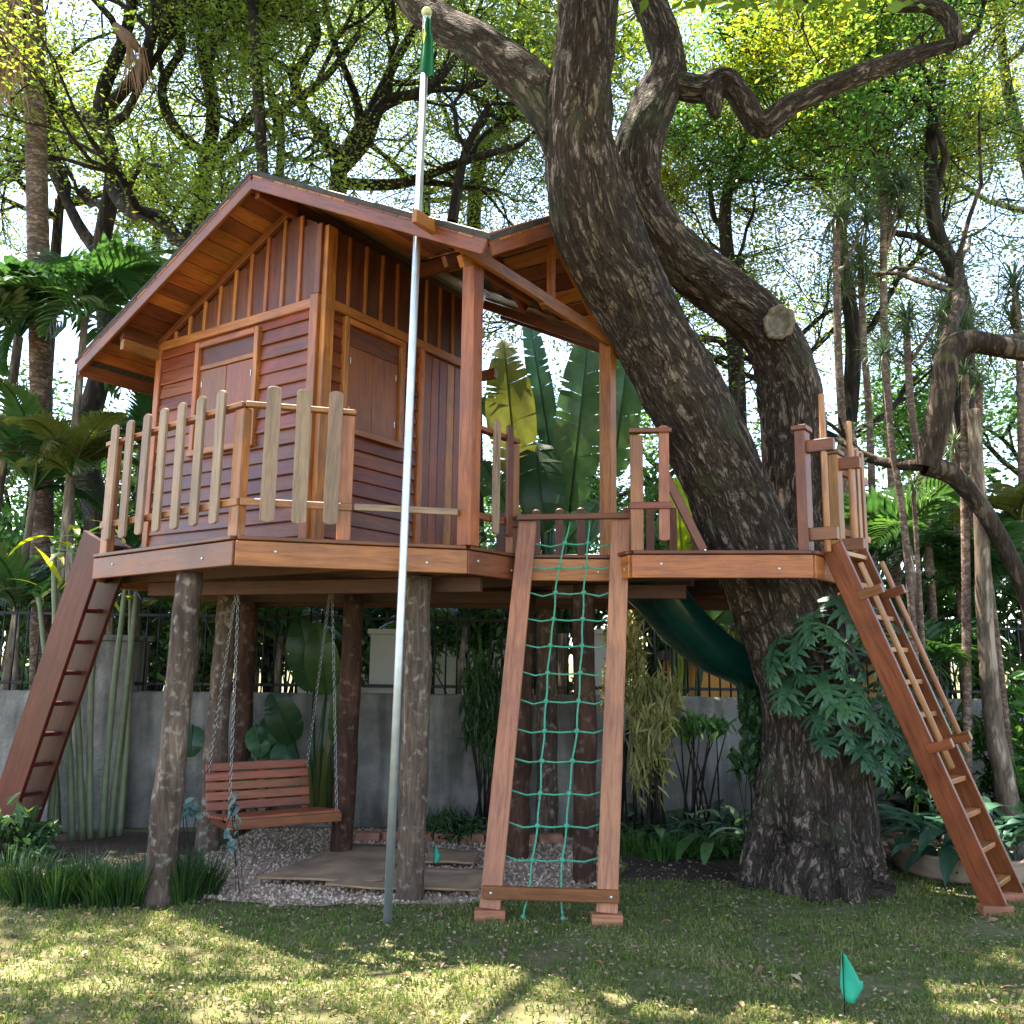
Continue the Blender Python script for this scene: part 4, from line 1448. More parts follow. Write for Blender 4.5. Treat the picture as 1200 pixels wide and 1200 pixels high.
# ------------------------------------------------------------------ growing trees
def leaf_quads(C, L, W, rng, flat=.6, spread=.35):
    """diamond leaves at centres C (n,3)"""
    n = len(C)
    ang = rng.uniform(0, 2 * np.pi, n)
    tilt = rng.normal(0, spread, n)
    a = np.stack([np.cos(ang) * np.cos(tilt), np.sin(ang) * np.cos(tilt), np.sin(tilt) - .15], 1)
    nrm = rng.normal(0, 1, (n, 3)) * (1 - flat) + np.array([0, 0, flat * 1.6])
    b = np.cross(nrm, a)
    b /= np.linalg.norm(b, axis=1)[:, None] + 1e-9
    l = L * rng.uniform(.6, 1.3, n)[:, None]
    w = W * rng.uniform(.7, 1.3, n)[:, None]
    V = np.stack([C - a * l / 2, C + b * w / 2 + a * l * .05, C + a * l / 2, C - b * w / 2 + a * l * .05], 1).reshape(-1, 3)
    F = np.arange(4 * n).reshape(-1, 4)
    return V, F


class Tree:
    def __init__(s, seed):
        s.r = random.Random(seed)
        s.mb = MB()
        s.tips = []

    def limb(s, path, n=8):
        s.mb.tube([p for p, r in path], [r for p, r in path], n, False)

    def grow(s, p, d, L, r, lev, up=.15, jit=.32, ratio=.70, kids=(4, 5)):
        rr = s.r
        k = 6 if lev > 1 else 4
        pts = [(Vector(p), r)]
        d = Vector(d).normalized()
        q = Vector(p)
        for i in range(k):
            d = (d + Vector((rr.gauss(0, jit), rr.gauss(0, jit), rr.gauss(0, jit * .8) + up * .4))).normalized()
            q = q + d * (L / k)
            pts.append((q.copy(), max(.009, r * (1 - .55 * (i + 1) / k))))
        s.limb(pts, 8 if r > .05 else (6 if r > .02 else 4))
        if lev == 0:
            for i in range(1, k + 1):
                s.tips.append((pts[i][0], d.copy()))
            return
        nk = rr.randint(*kids)
        for j in range(nk):
            i = min(k, max(2, int(round(k * (.35 + .65 * (j + 1) / nk)))))
            b = pts[i][0]
            ax = Vector((rr.gauss(0, 1), rr.gauss(0, 1), rr.gauss(0, .6)))
            nd = (d + ax.normalized() * rr.uniform(.55, 1.1)).normalized()
            s.grow(b, nd, L * ratio * rr.uniform(.75, 1.2), pts[i][1] * .72, lev - 1, up, jit, ratio, kids)

    def finish(s, name, label, base, leafm, per, sig, LW, barkm=BARKD, cat='tree', group=None, flat=.55, tree=None, keep=None, seed=0):
        t = tree or thing(name, label, cat, base, group)
        if s.mb.n:
            put('trunk' if tree is None else 'branch', s.mb.mesh('trunk', True), barkm, t)
        rng = np.random.default_rng(seed + 1)
        T = np.array([tuple(p) for p, d in s.tips])
        C = np.repeat(T, per, 0) + rng.normal(0, 1, (len(T) * per, 3)) * np.array(sig)
        if keep is not None:
            C = C[keep(C)]
        V, F = leaf_quads(C, LW[0], LW[1], rng, flat)
        # leaves near each other share a tone
        cl = np.repeat(rng.uniform(0, .6, len(T)), per)
        rn_ = np.clip(rng.uniform(0, .5, len(C)) + (cl if keep is None else rng.uniform(0, .6, len(C))), 0, 1)
        me = fast_mesh('crown', V, [F], False, rn_)
        put('crown', me, leafm, t)
        return t


def bg_tree(label, nodes_, forks, seed, leafm=L_CAN, per=34, sig=(.25, .25, .09), LW=(.066, .03), lev=3, barkm=BARKD, up=.12, name='background_tree', extra=()):
    """nodes_: (px, py, depth, r) trunk; forks: (index fraction, direction, length, r)"""
    T = Tree(seed)
    path = smooth_path(pxn(nodes_), 5)
    T.limb(path, 10)
    for ex in extra:
        e = smooth_path(pxn(ex), 5)
        T.limb(e, 8)
        m = len(e)
        for f in (.45, .7, 1.0):
            i = min(m - 1, int(f * (m - 1)))
            dd = (e[min(m - 1, i + 1)][0] - e[max(0, i - 1)][0]).normalized()
            T.grow(e[i][0], dd + Vector((T.r.gauss(0, .5), T.r.gauss(0, .5), T.r.gauss(0, .4) + .2)), 1.7, max(.02, e[i][1] * .7), max(1, lev - 1), up)
    m = len(path)
    for f, d, L_, r_ in forks:
        i = min(m - 1, int(f * (m - 1)))
        T.grow(path[i][0], d, L_, r_, lev, up)
    b = path[0][0]
    return T.finish(name, label, (b.x, b.y, 0), leafm, per, sig, LW, barkm, seed=seed)


G_ = 0
bg_tree('sinuous dark-stemmed tree behind the left palms with light feathery leaves',
        [(128, 905, 12.2, .21), (118, 640, 12.2, .19), (100, 520, 12.2, .17), (126, 400, 12.2, .15), (118, 300, 12.2, .13), (133, 200, 12.2, .12), (118, 120, 12.2, .11), (150, 30, 12.2, .09), (165, -80, 12.2, .07)],
        [(.55, (-.8, .1, .7), 2.2, .07), (.7, (.9, .3, .5), 2.3, .07), (.85, (-.7, -.2, .6), 2.0, .06), (1, (.3, .2, 1), 2.2, .06), (1, (-.5, .3, .8), 2.0, .05)], 1, lev=3,
        extra=[[(118, 300, 12.2, .10), (85, 250, 12.3, .08), (55, 160, 12.4, .07), (70, 80, 12.4, .05)], [(126, 400, 12.2, .10), (190, 375, 12, .085), (212, 330, 11.9, .06), (222, 255, 11.9, .05)],
               [(130, 215, 12.2, .11), (150, 245, 11.6, .105), (190, 258, 11.2, .10), (222, 300, 10.9, .09), (260, 300, 10.8, .05)],
               [(120, 150, 12.2, .10), (80, 128, 12.6, .09), (40, 135, 13.0, .08), (5, 100, 13.3, .07), (-30, 40, 13.5, .05)],
               [(128, 125, 12.2, .09), (165, 80, 11.8, .085), (185, 30, 11.6, .075), (240, -10, 11.5, .06)]])
bg_tree('dark tree behind the cabin gable with spreading crooked limbs',
        [(238, 880, 13.0, .19), (236, 500, 13.0, .16), (232, 300, 13.0, .14), (240, 200, 13, .12), (250, 130, 13, .11), (235, 40, 13, .09), (240, -60, 13, .07)],
        [(.5, (.8, .2, .6), 2.4, .07), (.65, (-.7, .2, .6), 2.2, .06), (.8, (.9, 0, .4), 2.4, .06), (1, (.1, .3, 1), 2.2, .06), (1, (-.6, -.2, .7), 2.2, .05)], 2, lev=3,
        extra=[[(240, 200, 13, .10), (290, 140, 12.8, .085), (330, 128, 12.6, .075), (380, 92, 12.6, .06), (420, 40, 12.6, .05)],
               [(240, 180, 13, .09), (205, 150, 12.6, .08), (190, 100, 12.4, .07), (215, 50, 12.3, .06), (190, 0, 12.2, .05)]])
bg_tree('wide dark-limbed tree behind the roof ridge with looping branches',
        [(395, 860, 14, .2), (392, 400, 14, .17), (395, 230, 14, .15), (405, 180, 14, .12), (440, 120, 14, .1), (470, 60, 14, .08), (520, -20, 14, .06)],
        [(.45, (.6, .2, .7), 2.6, .07), (.6, (-.8, .1, .5), 2.6, .07), (.75, (.9, .2, .3), 2.6, .06), (1, (.4, .3, .9), 2.4, .06), (.9, (-.4, .3, .8), 2.2, .05)], 3, lev=3,
        extra=[[(398, 215, 14, .11), (470, 215, 13.8, .09), (540, 190, 13.6, .07), (610, 170, 13.5, .05)], [(530, 260, 13.4, .09), (545, 180, 13.4, .07), (575, 120, 13.4, .05)],
               [(402, 190, 14, .11), (370, 150, 13.4, .09), (345, 95, 13.2, .08), (372, 40, 13.0, .07), (350, -20, 13, .06)],
               [(400, 200, 14, .11), (430, 165, 13.4, .10), (450, 120, 13.2, .09), (500, 105, 13.0, .08), (540, 60, 13, .06)]])
bg_tree('airy leafy tree filling the gap left of the big leaning trunk',
        [(560, 870, 16, .18), (555, 400, 16, .15), (560, 200, 16, .13), (600, 120, 16, .1), (610, 0, 16, .07)],
        [(.55, (-.8, .1, .6), 2.8, .07), (.7, (.9, .1, .5), 2.8, .07), (.85, (-.6, .2, .8), 2.4, .06), (1, (.5, .2, .8), 2.6, .06), (1, (-.2, .2, 1), 2.6, .06)], 4, lev=3, per=36)
bg_tree('dense bright feathery tree behind the fork of the big trunk',
        [(860, 840, 12.5, .16), (865, 500, 12.5, .13), (855, 330, 12.5, .11), (850, 240, 12.5, .09), (870, 170, 12.5, .06)],
        [(.35, (-.7, .1, .7), 2.0, .06), (.5, (.8, .2, .5), 2.0, .06), (.65, (-.6, .2, .7), 2.0, .05), (.8, (.7, -.1, .5), 2.0, .05), (1, (.0, .2, 1), 1.7, .05)], 5, leafm=L_CANY, lev=3, per=30)
bg_tree('tall dark crooked tree on the right behind the spiky-leaved stems',
        [(1150, 880, 11.5, .17), (1130, 600, 11.5, .15), (1128, 360, 11.5, .12), (1095, 260, 11.5, .10), (1093, 150, 11.5, .08), (1110, 60, 11.5, .06), (1120, -60, 11.5, .05)],
        [(.4, (-.8, .1, .5), 2.0, .06), (.55, (.8, .1, .6), 2.0, .06), (.7, (-.7, .2, .6), 2.2, .05), (.85, (.8, .2, .4), 2.0, .05), (1, (-.4, .2, 1), 2.2, .05), (1, (.6, .2, .7), 2, .05)], 6, leafm=L_MID, lev=3, per=26, LW=(.07, .034))
bg_tree('broad bushy tree closing the view between trunk and right-hand limb',
        [(985, 860, 13.5, .17), (990, 560, 13.5, .14), (1000, 400, 13.5, .12), (985, 280, 13.5, .1), (1000, 180, 13.5, .07)],
        [(.3, (-.7, .1, .5), 2.2, .06), (.3, (.8, -.2, .4), 2.2, .06), (.5, (.8, .2, .5), 2.4, .06), (.65, (-.8, .2, .5), 2.4, .06), (.8, (.6, .1, .8), 2.2, .05), (1, (-.3, .2, 1), 2.2, .05), (1, (.8, .1, .5), 2.2, .05)], 7, leafm=L_CAN, lev=3, per=28)
bg_tree('yellow-green feathery tree rising at the top right corner',
        [(1240, 900, 14.5, .18), (1235, 500, 14.5, .15), (1215, 250, 14.5, .12), (1180, 100, 14.5, .09), (1170, 0, 14.5, .07)],
        [(.5, (-.8, .1, .4), 2.6, .06), (.65, (-.9, .1, .5), 2.6, .06), (.8, (.6, .1, .6), 2.4, .06), (1, (-.7, 0, .6), 2.8, .06), (1, (.3, .2, 1), 2.4, .06)], 8, leafm=L_CANY, lev=3, per=36)
# mossy bent limb tree on the right
bg_tree('thick mossy limb tree bending over the plants at the right edge',
        [(1225, 780, 7.8, .07), (1200, 690, 7.8, .07), (1160, 610, 7.8, .075), (1120, 560, 7.8, .085), (1085, 545, 7.8, .10)],
        [(1, (-.9, .3, .0), 1.0, .06)], 9, leafm=L_DARK, lev=1, per=8, barkm=bark('mossy_bark', (.06, .042, .03), (.15, .11, .08), scale=9, bump=.6, moss=(.12, .13, .04), dist=.02),
        extra=[[(1085, 548, 7.8, .11), (1098, 500, 7.75, .12), (1106, 450, 7.7, .115), (1112, 415, 7.7, .115), (1135, 400, 7.7, .11), (1180, 408, 7.7, .10), (1290, 425, 7.7, .09)]])
# far green mass
def tree_row(seed, specs, leafm, per=40, LW=(.12, .055)):
    for i, (px, py, Y, r, lab) in enumerate(specs):
        c = aty(px, py, Y)
        T = Tree(seed + i)
        T.limb([(Vector((c.x, c.y, 0)), .16), (Vector((c.x + .1, c.y, c.z * .5)), .12), (c, .08)], 8)
        for a in range(5):
            an = a * 1.256 + i
            T.grow(c - Vector((0, 0, .4 * a * .3)), (math.cos(an), math.sin(an), .35), r, .06, 2, .1)
        T.finish('background_tree', lab, (c.x, c.y, 0), leafm, per, (.3, .3, .2), LW, BARKD, seed=seed + i)


tree_row(40, [(20, 640, 15, 1.8, 'dark bushy tree low behind the left palms'), (190, 660, 17, 1.9, 'dark bushy tree low behind the picket railing'),
              (1090, 640, 15, 1.8, 'dark bushy tree low behind the plank ladder rails'), (760, 560, 17, 1.7, 'rounded bushy tree seen under the leaning trunk'),
              (1200, 560, 17, 2.0, 'dark bushy tree at the right edge behind the bent limb'), (610, 640, 18, 1.8, 'bushy tree far behind the banana leaves')], L_MID)
tree_row(60, [(70, 235, 14.5, 1.9, 'slender light-leaved tree filling the sky above the left palms'), (185, 250, 15.5, 1.8, 'slender light-leaved tree peeping over the cabin eave'),
              (330, 150, 16.0, 2.2, 'slender light-leaved tree right behind the roof apex'), (500, 215, 16.5, 2.2, 'slender light-leaved tree behind the roof valley and steel pole'),
              (900, 420, 15.0, 1.9, 'slender light-leaved tree framed by the trunk fork')], L_CAN, 24, (.075, .034))
# crown of the big tree high over the lawn
T = Tree(77)
tops = [stem1[-1], stem2[-1], limbL[-1], (aty(1180, -30, 5.9), .05)]
for (p, r), n_ in zip(tops, (9, 7, 6, 4)):
    for j in range(n_):
        an = j * 2 * math.pi / n_ + r * 9
        T.grow(p, (math.cos(an), math.sin(an) - .35, .45), 3.1, r * .6, 2, .05, .22, .72, (3, 4))


def out_of_view(C):
    # keep leaves that hang above the frame, plus the high far ones
    rel = C - np.array([0, 0, CAMH])
    el = rel[:, 2] / np.maximum(.05, rel[:, 1])
    # noise gaps between the leaf clumps, made to dapple the lawn
    g = np.array([noise.noise(Vector((p[0] * .75, p[1] * .75, p[2] * .3 + 3))) + .5 * noise.noise(Vector((p[0] * 2.1, p[1] * 2.1, p[2]))) for p in C])
    gap = g > .22
    gx, gy = C[:, 0] - sv.x / sv.z * C[:, 2], C[:, 1] - sv.y / sv.z * C[:, 2]
    rg = random.Random(8)
    holes = [(rg.uniform(-3.0, .4), rg.uniform(3.3, 4.9), rg.uniform(.12, .34), rg.uniform(.08, .16)) for _ in range(22)]  # added holes, traced along the sun's rays, to shape sun patches below
    holes += [(rg.uniform(.2, 3.2), rg.uniform(3.3, 5.2), rg.uniform(.08, .24), rg.uniform(.06, .12)) for _ in range(22)] + [(3.2, 6.7, .6, .35), (1.2, 7.6, .5, .5)]
    for cx_, cy_, rx_, ry_ in holes:
        gap |= ((gx - cx_) / rx_) ** 2 + ((gy - cy_) / ry_) ** 2 < 1
    return ((rel[:, 1] < .4) | (el > .80) | (C[:, 2] > 8.0)) & ~gap


T.finish('', '', None, L_CAN, 110, (.36, .36, .18), (.11, .048), BARKD, tree=big, keep=out_of_view, seed=77)
print('tree tris', sum(len(o.data.polygons) for o in bpy.data.objects if o.type == 'MESH'))

# ------------------------------------------------------------------ palms
def frond_mesh(seed, nl=24, lw=.035, ll=.34, droop=1.3, vee=.35, ragged=0):
    r = random.Random(seed)
    mb = MB()
    pts, d, p = [], Vector((1, 0, .35)).normalized(), Vector((0, 0, 0))
    n = 14
    for i in range(n + 1):
        pts.append(p.copy())
        p = p + d * (1 / n)
        d = Matrix.Rotation(droop / n, 3, 'Y') @ d
    mb.tube(pts, [.014 * (1 - .85 * i / n) + .002 for i in range(n + 1)], 5)
    for i in range(nl):
        t = .14 + .86 * i / (nl - 1)
        f = t * n
        k = min(n - 1, int(f))
        q = pts[k].lerp(pts[k + 1], f - k)
        dd = (pts[k + 1] - pts[k]).normalized()
        sd_ = Vector((0, 1, 0))
        upv = sd_.cross(dd) * -1
        for s in (-1, 1):
            if ragged and r.random() < ragged: continue
            l = ll * (math.sin(math.pi * min(1, .18 + t * .80)) ** .6) * r.uniform(.85, 1.12)
            fw = .55 + .75 * t
            dr = (sd_ * s + dd * fw + upv * (vee * (1 - t * .4)) + Vector((0, 0, r.uniform(-.1, .1)))).normalized()
            mb.blade(q, dr, l, lw * r.uniform(.8, 1.2), r.uniform(.5, 1.1), 3, .25, lambda x: max(.05, math.sin(math.pi * (.12 + .88 * x)) ** .7))
    return mb.mesh('frond')


FR = [frond_mesh(i, 24 if i < 3 else 18, .042 if i < 3 else .06, .36, 1.0 + .35 * i) for i in range(5)]
FRF = [frond_mesh(20 + i, 34, .026, .30, 1.3 + .3 * i) for i in range(3)]
FRD = [frond_mesh(30 + i, 26, .03, .40, 2.3, -.4, .15) for i in range(2)]
_fm = {}


def frond(parent, p, az, el, L, mat, lib=FR, rr=random, name='frond', roll=0):
    me = rr.choice(lib)
    key = (me.name, mat.name)
    if key not in _fm:
        c = me.copy(); c.materials.clear(); c.materials.append(mat); _fm[key] = c
    M = Matrix.Translation(p) @ Matrix.Rotation(az, 4, 'Z') @ Matrix.Rotation(-el, 4, 'Y') @ Matrix.Rotation(roll, 4, 'X') @ Matrix.Scale(L, 4)
    return put(name, _fm[key], mat, parent, M)


def palm(label, px, py, Y, nf, L, mat=L_PALM, lib=FR, stemr=.035, seed=0, group=None, el=(.1, 1.2), stemm=None, name='palm'):
    rr = random.Random(seed)
    c = aty(px, py, Y)
    t = thing(name, label, 'palm', (c.x, c.y, 0), group)
    mb = MB()
    lean = Vector((rr.uniform(-.2, .2), rr.uniform(-.1, .1), 0))
    b0 = Vector((c.x, c.y, 0)) + lean
    mb.tube([b0, b0.lerp(c, .3) + lean * .1, b0.lerp(c, .7), c], [stemr * 1.25, stemr * 1.1, stemr, stemr * .8], 9)
    put('stem', mb.mesh('stem', True), stemm or BARKP, t)
    for i in range(nf):
        frond(t, c, i * 2.4 + rr.uniform(-.3, .3), rr.uniform(*el), L * rr.uniform(.8, 1.15), mat, lib, rr, roll=rr.uniform(-.5, .5))
    return t


PALMS = [
    ('broad-leafleted palm with glossy fronds tallest at the left edge', 22, 395, 9.4, 11, 1.5, L_PALM, FR, .06),
    ('glossy palm spreading beside the cabin roof tip', 100, 372, 9.0, 11, 1.35, L_PALM, FR, .045),
    ('palm with fine leaflets low at the left edge beyond the wall', 40, 575, 9.2, 12, 1.3, L_PALM, FRF, .04),
    ('olive-fronded palm beside the dark ladder top', 85, 560, 8.8, 9, 1.0, L_PALMO, FRF, .035),
    ('leaning feather palm behind the long picket railing', 165, 520, 10.0, 10, 1.3, L_PALM, FRF, .045),
    ('low feather palm beyond the fence behind the dark ladder', 20, 720, 9.2, 10, 1.1, L_PALM, FRF, .04),
    ('low feather palm beyond the fence behind the cane stems', 130, 700, 9.6, 10, 1.1, L_PALM, FRF, .04),
    ('low feather palm beyond the fence behind the swing bench', 330, 745, 9.8, 12, 1.2, L_PALM, FRF, .04),
    ('low feather palm beyond the fence beside the pale pillar', 545, 735, 9.6, 10, 1.1, L_PALM, FRF, .035),
    ('feather palm beyond the fence behind the cabin legs', 235, 735, 9.7, 10, 1.1, L_PALMO, FRF, .035),
    ('broad-leafleted palm behind the plank ladder', 1065, 640, 9.3, 10, 1.2, L_PALM, FR, .04),
    ('broad-leafleted palm under the bent mossy limb', 1150, 690, 9.6, 10, 1.25, L_PALM, FR, .045),
    ('olive palm at the right edge under the bent limb', 1195, 610, 9.8, 9, 1.2, L_PALMO, FR, .045),
    ('palm with drooping fronds behind the foot of the plank ladder', 1090, 780, 8.6, 9, .95, L_PALM, FR, .035),
    ('young palm beyond the fence under the slide', 820, 730, 9.8, 9, 1.1, L_PALMO, FRF, .035)]
for i, (lab, px, py, Y, nf, L_, m, lib, sr) in enumerate(PALMS):
    palm(lab, px, py, Y, nf, L_, m, lib, sr, 100 + i)

# tall palm trunk with dead skirt at the left edge
tp = thing('tall_palm', 'tall ringed palm trunk with a skirt of dead hanging fronds', 'palm', aty(50, 900, 9.9) * Vector((1, 1, 0)).to_3d() if False else (-5.3, 9.9, 0))
mb = MB()
pth = [aty(x, y, 9.9) for x, y in ((52, 880), (50, 700), (48, 450), (45, 300), (42, 150), (38, 0), (35, -120))]
pth[0].z = 0
f2, r2_ = [], []
for i in range(len(pth) - 1):
    for k in range(14):
        f2.append(pth[i].lerp(pth[i + 1], k / 14)); r2_.append(.118 + .006 * (k % 2) + .004 * noise.noise(Vector((i * 14 + k, 0, 0))))
mb.tube(f2, r2_, 14)
put('trunk', mb.mesh('trunk', True), bark('ringed_bark', (.13, .085, .065), (.25, .18, .14), scale=6, stretch=2.5, bump=.4, dist=.01), tp)
rr = random.Random(9)
for i in range(26):
    az = rr.uniform(-2.9, -.6)
    mb = MB()
    q = aty(rr.uniform(-25, 30), rr.uniform(-60, 40), 9.75)
    for k in range(16):
        mb.blade(q + Vector((rr.gauss(0, .07), rr.gauss(0, .05), 0)), (rr.gauss(0, .14), rr.gauss(0, .12), -1), rr.uniform(.7, 1.35), .03, rr.uniform(-.2, .2), 4, .3, lambda x: 1 - .8 * x, up=(rr.gauss(0, 1), 1, 0))
    put('dead_frond', mb.mesh('dead_frond'), L_THATCH, tp)
df = thing('dead_frond_bunch', 'brown dead frond caught in the branches above the cabin roof', 'dead frond', aty(150, 40, 11.5))
mb = MB()
q = aty(135, 30, 11.5)
mb.tube([q, aty(150, 45, 11.5), aty(165, 60, 11.5)], [.06, .10, .04], 7)
put('sheath', mb.mesh('sheath', True), L_THATCH, df)
mb = MB()
for k in range(26):
    q = aty(rr.uniform(148, 170), rr.uniform(48, 64), 11.5 + rr.uniform(-.15, .15))
    mb.blade(q, (rr.gauss(.12, .14), rr.gauss(0, .1), -1), rr.uniform(.5, .95), .028, rr.uniform(-.3, .3), 4, .3, lambda x: 1 - .8 * x, up=(rr.gauss(0, 1), 1, 0))
put('strands', mb.mesh('strands'), L_THATCH, df)
mb = MB()
pth = [aty(x, y, 11.0) for x, y in ((318, 900), (312, 400), (308, 200), (302, 100), (296, 0), (292, -150))]
pth[0].z = 0
mb.tube(pth, [.085, .08, .078, .076, .07, .06], 10)
st_ = thing('slender_palm', 'slender straight dark palm trunk rising behind the roof apex', 'palm', (pth[0].x, pth[0].y, 0))
put('trunk', mb.mesh('trunk', True), BARKD, st_)
for i in range(9):
    frond(st_, pth[-1], i * .7, rr.uniform(-.2, .9), 1.8, L_PALM, FRF, rr)


# ------------------------------------------------------------------ shrubs
def leaf6(C, A, Nn, L, W):
    """pointed six-sided leaves: centres C, axis A, normal Nn"""
    A = A / (np.linalg.norm(A, axis=1)[:, None] + 1e-9)
    B = np.cross(Nn, A)
    B /= np.linalg.norm(B, axis=1)[:, None] + 1e-9
    Z = np.cross(A, B)
    L = L[:, None]; W = W[:, None]
    V = np.stack([C - A * L / 2, C - A * L * .2 + B * W * .45 + Z * W * .12, C + A * L * .15 + B * W * .42 + Z * W * .1, C + A * L / 2 - Z * L * .1,
                  C + A * L * .15 - B * W * .42 + Z * W * .1, C - A * L * .2 - B * W * .45 + Z * W * .12], 1).reshape(-1, 3)
    k = np.arange(len(C))[:, None] * 6
    F = np.concatenate([k + np.array([[0, 1, 2, 3]]), k + np.array([[0, 3, 4, 5]])], 0)
    return V, F


def shrub(label, px, py, Y, R, nleaf, L, W, mat, seed, group=None, name='leafy_shrub', clumps=14, droop=.3, z0=0, cat='shrub'):
    c = aty(px, py, Y)
    rng = np.random.default_rng(seed)
    t = thing(name, label, cat, (c.x, c.y, z0), group)
    cc = rng.normal(0, .45, (clumps, 3)) * np.array(R) + np.array(c)
    mb = MB()
    for q in cc:
        q = Vector(q)
        b0 = Vector((c.x + rng.normal(0, .08), c.y + rng.normal(0, .08), z0))
        mb.tube([b0, b0.lerp(q, .5) + Vector((0, 0, .1 * min(1, R[0] * 3))), q], [min(.018, R[0] * .04), min(.012, R[0] * .03), .004], 5)
    put('stems', mb.mesh('stems', True), BARKD, t)
    idx = rng.integers(0, clumps, nleaf)
    C = cc[idx] + rng.normal(0, .2, (nleaf, 3)) * np.array(R)
    C = C[C[:, 2] > z0 + .04]
    n = len(C)
    A = rng.normal(0, 1, (n, 3)); A[:, 2] -= droop * 2
    Nn = rng.normal(0, .5, (n, 3)) + np.array([0, -.25, 1.0])
    V, F = leaf6(C, A, Nn, L * rng.uniform(.6, 1.25, n), W * rng.uniform(.7, 1.25, n))
    rn_ = rng.uniform(0, 1, n)
    put('foliage', fast_mesh('foliage', V, [F], False, np.concatenate([rn_, rn_])), mat, t)
    return t


gl = 'dark leafy shrub standing beyond the iron fence'
for i, px in enumerate(range(-20, 1240, 95)):
    rr = random.Random(i)
    Y = 10.6 + rr.uniform(0, 1.0)
    shrub(gl, px + rr.uniform(-20, 20), 735 + rr.uniform(-45, 20), Y, (.75, .5, .75), 1500, .17, .065, L_DARK if i % 3 else L_MID, 300 + i, 'shrubs beyond the fence')
gl2 = 'pale green sunlit shrub far beyond the iron fence'
for i, px in enumerate(range(30, 1200, 150)):
    rr = random.Random(i + 50)
    shrub(gl2, px, 700 + rr.uniform(-90, 10), 12.2 + rr.uniform(0, .8), (1.0, .6, 1.0), 1800, .16, .07, L_MID, 340 + i, 'pale shrubs far beyond the fence')
shrub('dark drooping long-leaved shrub against the wall behind the net frame', 572, 835, 8.2, (.22, .2, .50), 700, .17, .028, L_DARK, 400, droop=1.2)
shrub('variegated cream and green drooping shrub beside the net frame', 765, 845, 7.75, (.22, .2, .52), 1500, .20, .020, L_VAR, 401, droop=1.0, clumps=20)
shrub('variegated shrub growing behind the variegated drooping one', 735, 775, 8.15, (.22, .2, .45), 800, .18, .020, L_VAR, 402, droop=.8)
shrub('small leafy shrub with bright drooping twigs below the slide', 812, 850, 8.25, (.25, .15, .12), 140, .13, .04, L_MID, 403, droop=.8)
shrub('low green shrub beside the brick edging under the deck', 515, 972, 7.85, (.38, .2, .2), 900, .09, .022, L_DARK, 404, droop=.2)
shrub('leafy shrub hanging on the far side of the big trunk', 880, 860, 6.95, (.10, .15, .3), 260, .12, .06, L_DARK, 405, droop=.8)
shrub('dark leafy shrub at the left edge behind the grass tufts', 5, 985, 6.9, (.35, .25, .2), 500, .12, .05, L_DARK, 406)
shrub('dark leafy bush behind the round pot', 1075, 905, 8.0, (.4, .3, .4), 900, .16, .06, L_DARK, 407)
shrub('dark leafy bush at the right edge behind the round pot', 1190, 880, 8.2, (.4, .3, .5), 1000, .17, .06, L_MID, 408)
shrub('grey-blue round-leaved sapling beside the left log post', 222, 945, 6.3, (.09, .08, .10), 34, .075, .05, L_EUC, 409, droop=.0, clumps=4)
shrub('thin grey-blue sapling in front of the swing bench', 275, 958, 6.0, (.05, .05, .2), 46, .055, .035, L_EUC, 410, clumps=6, droop=0)


# ------------------------------------------------------------------ leafy plants with separate leaves
def to_cam(p):
    return (Vector((0, 0, CAMH)) - Vector(p)).normalized()


def paddle(parent, b, tip, W, mat, seed, torn=.5, petiole=None, nrm=None, name='leaf', bend=.12):
    """banana-like leaf from base b to tip, facing roughly the camera"""
    rr = random.Random(seed)
    b, tip = Vector(b), Vector(tip)
    ax = tip - b
    L_ = ax.length
    d = ax.normalized()
    nrm = Vector(nrm) if nrm is not None else to_cam(b)
    sd_ = d.cross(nrm).normalized()
    nn = sd_.cross(d)
    k = 26
    mb = MB()
    mid = [b + d * (L_ * i / k) + nn * (bend * L_ * (math.sin(math.pi * i / k * .9) - .4 * (i / k) ** 2)) for i in range(k + 1)]
    mb.tube(mid, [.012 * (1 - .8 * i / k) + .002 for i in range(k + 1)], 5)
    wf = lambda t: W / 2 * max(.04, (math.sin(math.pi * (.03 + .97 * t) ** .75)) ** .55)
    for s in (-1, 1):
        i = 0
        while i < k:
            run_ = rr.choice((1, 2, 3)) if rr.random() < torn else rr.choice((5, 6, 7))
            j = min(k, i + run_)
            dz = rr.uniform(-.25, .22)
            vs = []
            for q in range(i, j + 1):
                t = q / k
                w = wf(t)
                shrink = .985 if q in (i, j) else 1
                lat = sd_ * s + d * .28
                vs += [mid[q], mid[q] + lat * (w * .5) + nn * (w * (.16 + .3 * dz)), mid[q] + lat * (w * shrink) + nn * (w * (.14 + dz)) + (d * (.012 if q == i else -.012) if run_ < 5 else Vector())]
            m = j - i
            mb.add(vs, [[x * 3 + y, (x + 1) * 3 + y, (x + 1) * 3 + y + 1, x * 3 + y + 1] for x in range(m) for y in range(2)])
            i = j
    if petiole is not None:
        pe = Vector(petiole)
        mb.tube([pe, pe.lerp(b, .5) + (pe - b).cross(nrm).normalized() * .04, b], [.035, .028, .013], 7)
    return put(name, mb.mesh('leaf', True), mat, parent)


